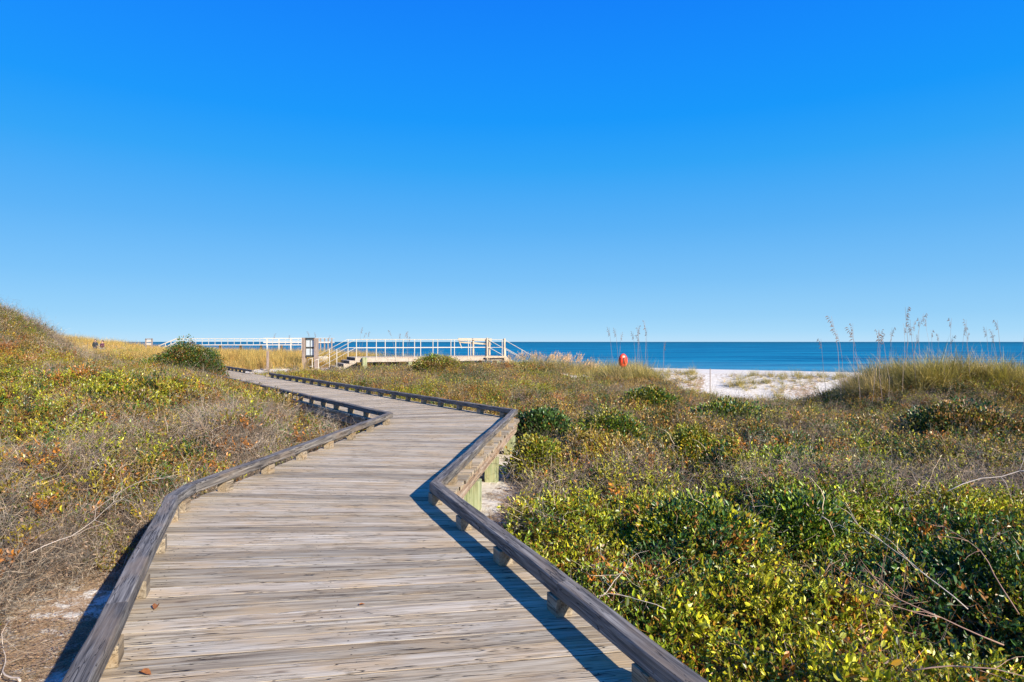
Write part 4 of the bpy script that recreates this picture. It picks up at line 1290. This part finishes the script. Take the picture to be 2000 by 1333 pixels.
# litter on the bare ground
for (z0, z1, dens, s0) in [(1.0, 8, 110, .9), (8, 14, 14, 1.2)]:
    x, y = frustum_pts(z0, z1, dens)
    d, s_ = seg_dist(x, y, CEN)
    k = (d > 1.15) & (d < 3.4) & (fbm(x * 2.2, y * 2.2, 91) > .40)
    x, y = x[k], y[k]
    z = hgt(x, y) + .015
    tint = np.where((rng.uniform(size=len(x)) < .5)[:, None], C(.36, .22, .13), C(.42, .31, .2)) * rng.uniform(.6, 1.2, len(x))[:, None]
    push('litter', x, y, z, s0 * rng.uniform(.6, 1.2, len(x)), tint, .1, .16)
# dune grass on the ridge
for (z0, z1, dens, s0) in [(17, 26, 40, 1.25), (26, 36, 22, 1.1), (36, 50, 8, 1.2)]:
    x, y = frustum_pts(z0, z1, dens, 3)
    dx, _ = seg_dist(x, y, XOV)
    k = ((rng.uniform(size=len(x)) < ridge_zone(x, y)) | ((rng.uniform(size=len(x)) < .035) & (x > 0) & (tdist(x, y) > -6))) & (dx > 1.3) & (tdist(x, y) < 3.2)
    x, y = x[k], y[k]; n = len(x)
    z = hgt(x, y)
    q = (.35 * rng.uniform(size=n) + .65 * np.clip(2.2 * (fbm(x * 1.1, y * 1.1, 97) - .5) + .5, 0, 1))[:, None]
    tint = np.where(q < .42, C(.46, .36, .14), np.where(q < .68, C(.36, .30, .11), C(.54, .40, .22))) * rng.uniform(.75, 1.2, n)[:, None]
    low = np.where(np.hypot(x - 6.4, y - 30.3) < 2, 1.15, 1.0) * np.where((x > 7.5) & (tdist(x, y) > -4) & (y > 24.5), .6, 1.0) * np.where((x > 12) & (y < 24), 1.3, 1.0)
    push('grass', x, y, z, s0 * (.45 + 1.0 * fbm(x * .9, y * .9, 99)) * rng.uniform(.7, 1.2, n) * low, tint, .22, 1.0)
# sparse grass along the whole foredune and in the shrubs of the middle distance
x, y = frustum_pts(14, 40, .25)
k = keep_out(x, y) & (x > -6) & (tdist(x, y) < 2)
x, y = x[k], y[k]; n = len(x)
push('grass', x, y, hgt(x, y), rng.uniform(.5, .8, n), np.tile(C(.42, .34, .17), (n, 1)) * rng.uniform(.6, 1.2, n)[:, None], .2)
# golden tall grass
for (z0, z1, dens, s0) in [(33, 44, 15, .85), (44, 62, 7, 1.0), (62, 100, 3.6, 1.2)]:
    x, y = frustum_pts(z0, z1, dens, 4, None, 2)
    d, s_ = seg_dist(x, y, CEN); dx, _ = seg_dist(x, y, XOV)
    q = np.exp(-(((x + 12.6) / 3.6) ** 4 + ((y - 34.0) / 2.4) ** 4))
    k = (gold_zone(x, y) > .5) & (d > 1.7) & (dx > 1.7) & ((tdist(x, y) < 3) | ((x < -36) & (y < 96))) & (q < .5)
    k &= ~((np.abs(x - (-42.5)) < 5) & (y > 60) & (y < 68))     # the path the walkers are on
    x, y = x[k], y[k]; n = len(x)
    q = rng.uniform(size=n)[:, None]
    tint = np.where(q < .55, C(.52, .35, .12), np.where(q < .85, C(.44, .34, .12), C(.42, .24, .10))) * rng.uniform(.8, 1.2, n)[:, None]
    push('gold', x, y, hgt(x, y), s0 * rng.uniform(.7, 1.1, n), tint, .12)

def emit(key, name, label, cat):
    a_ = [np.concatenate(v) if len(v) else np.zeros((0, 3)) for v in P[key]]
    print(name, len(a_[0]))
    if len(a_[0]): scatter(name, key, *a_, label=label, category=cat)
emit('leaf', 'shrub_cover', 'low leafy green and yellow shrub cover on both sides of the near boardwalk', 'shrubs')
emit('leafbig', 'broadleaf_cover', 'larger bright leaves standing out of the shrubs right of the near boardwalk', 'shrubs')
emit('leaffine', 'dune_scrub', 'fine olive and rust dune scrub reaching back to the ridge and hill', 'scrub')
emit('twig', 'dry_twigs', 'tangled grey and brown leafless twigs among the shrubs', 'twigs')
emit('litter', 'plant_litter', 'dry litter and fallen stems on the sand beside the boards', 'litter')
emit('grass', 'dune_grass', 'green and straw dune grass on the sand ridge before the beach', 'grass')
emit('gold', 'golden_grass', 'tall golden grass field behind the far boardwalk on the left', 'grass')

# ------------------------------------------------------------------ single bushes that stand out
bark = plain('bark', (.22, .15, .11), .85, .2)
def bush(x, y, rx, ry, h_, n, key, tints, label, zb=None, name='bush', seed=1, twn=0, tw_t=None):
    gg = np.random.default_rng(seed)
    zb = float(hgt(x, y)) - .03 if zb is None else zb
    root = empty(name, (x, y, zb), 0, label=label, category='bush')
    th = gg.uniform(0, 6.28, n); ph = np.arccos(gg.uniform(0, 1, n)); rr = gg.uniform(.72, 1.0, n) ** .6
    lump = 1 + .10 * np.sin(3 * th + seed) * np.sin(2.3 * ph + seed * 2) + .12 * np.sin(7 * th + 2 * seed)
    px = rx * rr * lump * np.sin(ph) * np.cos(th); py = ry * rr * lump * np.sin(ph) * np.sin(th); pz = h_ * rr * lump * np.cos(ph)
    pos = np.stack([px, py, pz], 1)
    nrm = np.stack([px / rx, py / ry, pz / h_], 1)
    rot = np.stack([-nrm[:, 1] * .8 + gg.normal(0, .2, n), nrm[:, 0] * .8 + gg.normal(0, .2, n), np.zeros(n)], 1)
    sc_ = gg.uniform(.7, 1.2, n)
    base_s = {'leaf': 1.0, 'leaffine': 1.2, 'leafbig': 1.0}[key] * (1.0 if y < 12 else 1.15)
    tt = np.array(tints)[gg.integers(0, len(tints), n)] * gg.uniform(.7, 1.3, n)[:, None]
    s = np.repeat((sc_ * base_s)[:, None], 3, 1)
    solid_clumps('foliage', SOLID[key], pos, rot, s * (1.25 if y > 12 else 1), tt, M['leaf_own'], root)
    if twn:
        th = gg.uniform(0, 6.28, twn); ph = np.arccos(gg.uniform(0, 1, twn))
        pos = np.stack([rx * .95 * np.sin(ph) * np.cos(th), ry * .95 * np.sin(ph) * np.sin(th), h_ * .95 * np.cos(ph)], 1)
        solid_clumps('dead_twigs', SOLID['twig'], pos, gg.normal(0, .5, (twn, 3)), np.full((twn, 3), 1.1), np.tile(tw_t if tw_t is not None else TW_GREY, (twn, 1)) * gg.uniform(.7, 1.2, twn)[:, None], M['twig_own'], root)
    b = MB()
    for k in range(7):
        a_ = gg.uniform(0, 6.28)
        e = Vector((rx * .6 * math.cos(a_), ry * .6 * math.sin(a_), h_ * gg.uniform(.5, .85)))
        b.tube([Vector((0, 0, -.05)), e * .45 + Vector((0, 0, .05)), e], [.022, .014, .005], 5)
    b.build('stems', bark, root)
    return root
def at_px(px, py, z): 
    Z = (EYE - z) * F / (py - 668); return (px - 1000) / F * Z, Z
bush(-13.5, 26.8, 1.25, 1.1, 1.34, 330, 'leaffine', [DKGREEN, DKGREEN * 1.4, OLIVE * .6, BROWN * .7, GREEN * .5], 'tall dark green dome-shaped bush beside the far end of the boardwalk', zb=-.1, name='dome_bush', seed=4, twn=60, tw_t=TW_PURP)
bush(-14.9, 27.2, .8, .8, .62, 160, 'leaffine', [DKGREEN * 1.3, GREEN, OLIVE], 'small dark bush at the left foot of the tall dome-shaped bush', zb=.05, name='low_bush', seed=5, twn=20)
x_, y_ = at_px(1050, 838, -.2)
bush(x_ + .1, y_ , .38, .42, .46, 260, 'leaffine', [C(.05, .10, .025), C(.07, .13, .03), C(.03, .07, .02), C(.09, .13, .03)], 'fresh green feathery bush just beyond the right bend of the boardwalk', name='feathery_bush', seed=6)
for (px, py, z, rx, h_, sd_, lab, tints) in [
    (1185, 855, -.15, .55, .42, 7, 'dark green shrub mound right of the feathery bush', [DKGREEN, GREEN * .6, OLIVE, YG * .4]),
    (1530, 905, -.1, .62, .38, 8, 'dark and yellow-green shrub mound in the middle of the right-hand cover', [DKGREEN, GREEN, YG * .8]),
    (1420, 800, -.1, .8, .32, 9, 'small dark shrub patch below the bare sand on the right', [DKGREEN, OLIVE, GREEN * .8]),
    (235, 800, .1, .7, .36, 10, 'rounded yellow-green shrub in the middle of the left-hand cover', [YG * .7, GREEN * .7, YG * .5, OLIVE * .8, BROWN * .8]),
    (245, 700, .75, 1.5, .55, 11, 'low rounded green bush below the two walkers', [GREEN, DKGREEN * 1.4, YG * .7]),
    (1050, 905, -.3, .32, .30, 12, 'yellow-green shrub overhanging the sand beside the green posts', [YG * .7, GREEN * .8, OLIVE, YEL * .4]),
    (1930, 1120, -.15, .5, .48, 13, 'large dark bush at the right edge of the view', [DKGREEN, DKGREEN * .7, GREEN * .6]),  # leaf tints darker than in the other mounds
    (1370, 1010, -.1, .5, .30, 14, 'bright green leafy mound in the near right cover', [GREEN, YG * .8, DKGREEN]),
    (1560, 1000, -.1, .35, .28, 15, 'dark green tuft of shrub right of the bright leafy mound', [DKGREEN, GREEN]),
    (1265, 782, -.1, .7, .42, 21, 'olive shrub mound beyond the dark mound right of the feathery bush', [OLIVE, GREEN * .7, DKGREEN * 1.3, YG * .5]),
    (1880, 838, -.2, .9, .45, 22, 'dark olive shrub below the grassy mound near the right edge', [DKGREEN, OLIVE, BROWN]),
    (1350, 880, -.2, .5, .36, 23, 'golden-green shrub left of the dark mound in the middle cover', [YG * .8, OLIVE, YEL * .5, GREEN * .7]),
    (850, 722, .45, 1.0, .55, 16, 'domed shrub hiding the middle of the crossover deck', [GREEN * .9, OLIVE, BROWN, OLIVE]),
    ]:
    if px == 850: x_, y_ = -3.5, 30.0
    elif px == 245: x_, y_ = -27.5, 46.0
    else: x_, y_ = at_px(px, py, z)
    zb = float(hgt(x_, y_)) + (.14 if 5 < y_ < 20 else 0)
    bush(x_, y_, rx, rx, h_ + (.12 if y_ < 15 else 0), zb=zb, n=int(150 * rx / .5) if y_ < 12 else 150, key='leaf' if y_ < 11 else 'leaffine', tints=tints, label=lab, seed=sd_, twn=int(20 * rx), name='shrub_mound')

# ------------------------------------------------------------------ bare branches reaching out of the shrubs
twm = plain('branch_bark', (.36, .22, .16), .8, .2)
twm2 = plain('pale_branch_bark', (.55, .46, .38), .8, .2)
def branch(px, py, z, L, az, el, mat, label, seed, r0=.007, nb=6):
    gg = np.random.default_rng(seed)
    x, y = at_px(px, py, z)
    root = empty('bare_branch', (x, y, z), 0, label=label, category='branch')
    d = np.array([math.cos(az) * math.cos(el), math.sin(az) * math.cos(el), math.sin(el)])
    pts = walk(np.zeros(3), d, L, 9, .16, gg)
    b = MB(); b.tube(pts, [r0 * (1 - .75 * i / 9) for i in range(10)], 5); b.build('stem', mat, root, True)
    for k in range(nb):
        i = int(gg.integers(2, 9)); dd = (pts[i] - pts[i - 1]); dd /= np.linalg.norm(dd); dd = dd + gg.normal(size=3) * .7
        q = walk(pts[i], dd, L * gg.uniform(.2, .45), 5, .22, gg)
        b = MB(); b.tube(q, [r0 * .5 * (1 - .13 * j) for j in range(6)], 4); b.build('twig', mat, root, True)
branch(1890, 1190, .05, .75, 2.2, .55, twm2, 'pale forked bare branch rising before the dark bush at the right edge', 1, 0.0036, 5)
branch(1960, 1260, .05, .8, 2.7, .35, twm, 'long reddish bare branch running left in the bottom right corner', 2, 0.0042, 7)
branch(1780, 1310, .05, .7, .15, .3, twm, 'reddish bare branch lying low along the bottom right edge', 3, 0.0036, 6)
branch(1850, 960, .0, 1.6, .1, .12, twm2, 'long pale bare branch lying over the grey twigs at right', 4, 0.0054, 6)
branch(1990, 1200, .1, .6, 1.8, .9, twm, 'short reddish bare stem standing at the far right edge', 5, 0.0036, 4)
branch(1175, 1165, .0, .45, .6, .8, twm2, 'thin bare branch poking up beside the right kerb timber', 6, 0.0024, 5)
branch(1300, 1190, .0, .5, 2.6, .3, twm2, 'thin pale branch lying across the green leaves near the kerb', 7, 0.0024, 4)
branch(40, 1330, -.42, .6, 2.0, .1, twm2, 'weathered grey branch lying on the litter in the bottom left corner', 8, 0.0072, 3)
branch(60, 1080, -.1, .9, 1.0, .5, twm2, 'arching grey stem above the twig tangle at the left edge', 9, 0.0030, 8)
branch(180, 1000, -.1, .8, .6, .6, twm2, 'grey stem arching out of the twig tangle left of the kerb bend', 10, 0.0030, 8)

# ------------------------------------------------------------------ sea oats on the ridge
oat = plain('oat_stem', (.26, .20, .17), .8, .2); oath = plain('oat_head', (.17, .12, .10), .8, .2)
def oat_mesh(seed):
    gg = np.random.default_rng(seed)
    H = 1.0; lean = gg.uniform(-.13, .13); bow = gg.uniform(-.05, .05)
    pts = [(lean * t ** 1.3 + bow * math.sin(3 * t), .08 * gg.uniform(-1, 1) * t, H * t) for t in np.linspace(0, 1, 6)]
    a_ = MB(); a_.tube(pts, [.0034, .003, .0026, .0022, .0018, .0012], 4)
    h_ = MB(); sgn = 1 if lean > 0 else -1
    tip = Vector(pts[-1]); base = Vector(pts[-2]).lerp(tip, .3)
    for k in range(9):
        t = k / 8; p = base.lerp(tip, t) + Vector((sgn * .03 * t * t, 0, 0))
        dd = Vector((sgn * gg.uniform(.01, .05), gg.uniform(-.03, .03), -gg.uniform(.0, .04)))
        h_.tube([p, p + dd * .5 + Vector((0, 0, .006)), p + dd], [.001, .0055, .0015], 4)
    return a_.mesh('stem'), h_.mesh('seed_head')
OM = [oat_mesh(100 + k) for k in range(8)]
for a_, b_ in OM: a_.materials.append(oat); b_.materials.append(oath)
ORD = 'first second third fourth fifth sixth seventh eighth ninth tenth eleventh twelfth thirteenth fourteenth fifteenth sixteenth seventeenth eighteenth nineteenth twentieth twenty-first twenty-second twenty-third twenty-fourth twenty-fifth twenty-sixth twenty-seventh twenty-eighth twenty-ninth thirtieth thirty-first thirty-second thirty-third'.split()
def oat_stalk(px, ytop, Z, label, group):
    x = (px - 1000) / F * Z
    zb = float(hgt(x, Z)) - .02; zt = EYE - (ytop - 668) / F * Z
    k = random.randrange(len(OM)); s_ = zt - zb
    root = empty('sea_oat', (x, Z, zb), random.choice([0, math.pi]) + random.uniform(-.5, .5), label=label, category='grass stalk', group=group)
    for nm, me in (('stem', OM[k][0]), ('seed_head', OM[k][1])):
        o = new_obj(nm, me, root); o.scale = (s_, 1.0 if nm == 'seed_head' else 1.0, s_)
gR = 'sea oat stalks on the right-hand ridge'
for io, (px, yt) in enumerate([(1617, 662), (1644, 618), (1650, 645), (1674, 632), (1680, 640), (1703, 645), (1714, 652), (1724, 644), (1730, 640), (1736, 648), (1744, 650), (1760, 600), (1762, 632), (1768, 640), (1780, 628), (1786, 612),
                (1792, 625), (1798, 622), (1801, 655), (1817, 645), (1818, 620), (1838, 652), (1845, 655), (1860, 622), (1871, 640), (1886, 650), (1896, 625), (1932, 655), (1936, 640), (1950, 645), (1962, 625), (1990, 650)]):
    oat_stalk(px + random.uniform(-1, 1), yt, random.uniform(20.5, 23), 'thin sea oat stalk on the right-hand grassy mound, %s from the left' % ORD[io], gR)
gM = 'sea oat stalks behind the rescue float'
for io, (px, yt) in enumerate([(1200, 640), (1206, 650), (1212, 642), (1241, 636), (1246, 648), (1252, 640), (1256, 655), (1265, 626), (1269, 640), (1292, 668), (1293, 672)]):
    oat_stalk(px + random.uniform(-1, 1), yt, random.uniform(30.5, 32.5), 'thin sea oat stalk on the ridge by the orange float, %s from the left' % ORD[io], gM)
gL = 'sea oat stalks by the crossover'
for io, (px, yt) in enumerate(sorted([(699, 640), (706, 650), (713, 648), (770, 645), (776, 652), (785, 648), (800, 650), (795, 658), (640, 655), (560, 655), (530, 652), (610, 648), (622, 650)])):
    oat_stalk(px, yt, random.uniform(40, 42) if px < 660 else random.uniform(38.5, 40.5), 'dark sea oat stalk behind the crossover and notice board, %s from the left' % ORD[io], gL)
# pinkish plumed grass right of the crossover
pl_t = Soup(); gg = np.random.default_rng(77)
plm = []
for q in range(4):
    s = Soup()
    for k in range(12):
        th = gg.uniform(0, 6.28)
        d = np.array([.30 + gg.normal() * .12, gg.normal() * .12, 1.])
        L = gg.uniform(.6, 1.0)
        p0 = np.array([gg.normal() * .1, gg.normal() * .1, 0])
        s.blade(p0, d, L, .007, .35, gg, 4, (.5, .3))
        dn = d / np.linalg.norm(d)
        for j in range(9):
            pp = p0 + dn * L * (.60 + .38 * j / 9) + gg.normal(size=3) * .008 + np.array([.02 * j / 9, 0, -.03 * j / 9])
            s.leaf(pp, dn + gg.normal(size=3) * .35, .07, .018, gg, val=(gg.uniform(.5, 1), .2))
    plm.append(s.mesh('plume_tuft', M['grass']))
proto('plume', plm)
xs = []; 
for (px, Z) in [(1000, 37.5), (1008, 36.8), (1018, 37), (1052, 36), (1060, 35.5), (1075, 35), (1082, 36), (1088, 34.8), (1096, 35.4), (1104, 34.9), (1112, 35), (1120, 34.5), (1128, 34.6), (1136, 34.2), (1146, 34.4), (1155, 34), (1040, 36.5), (1068, 35), (1030, 36.4), (990, 37.6)]:
    xs.append(((px - 1000) / F * Z, Z))
xs = np.array(xs); n = len(xs)
pos = np.stack([xs[:, 0], xs[:, 1], hgt(xs[:, 0], xs[:, 1])], 1)
scatter('plumed_grass', 'plume', pos, np.stack([rng.normal(0, .1, n), rng.normal(0, .1, n), rng.normal(0, .4, n)], 1), np.repeat(rng.uniform(1.0, 1.35, n)[:, None], 3, 1),
        np.tile(C(.55, .38, .26), (n, 1)) * rng.uniform(.8, 1.15, n)[:, None], label='pinkish plumed grass leaning in the wind, right of the crossover steps', category='grass')
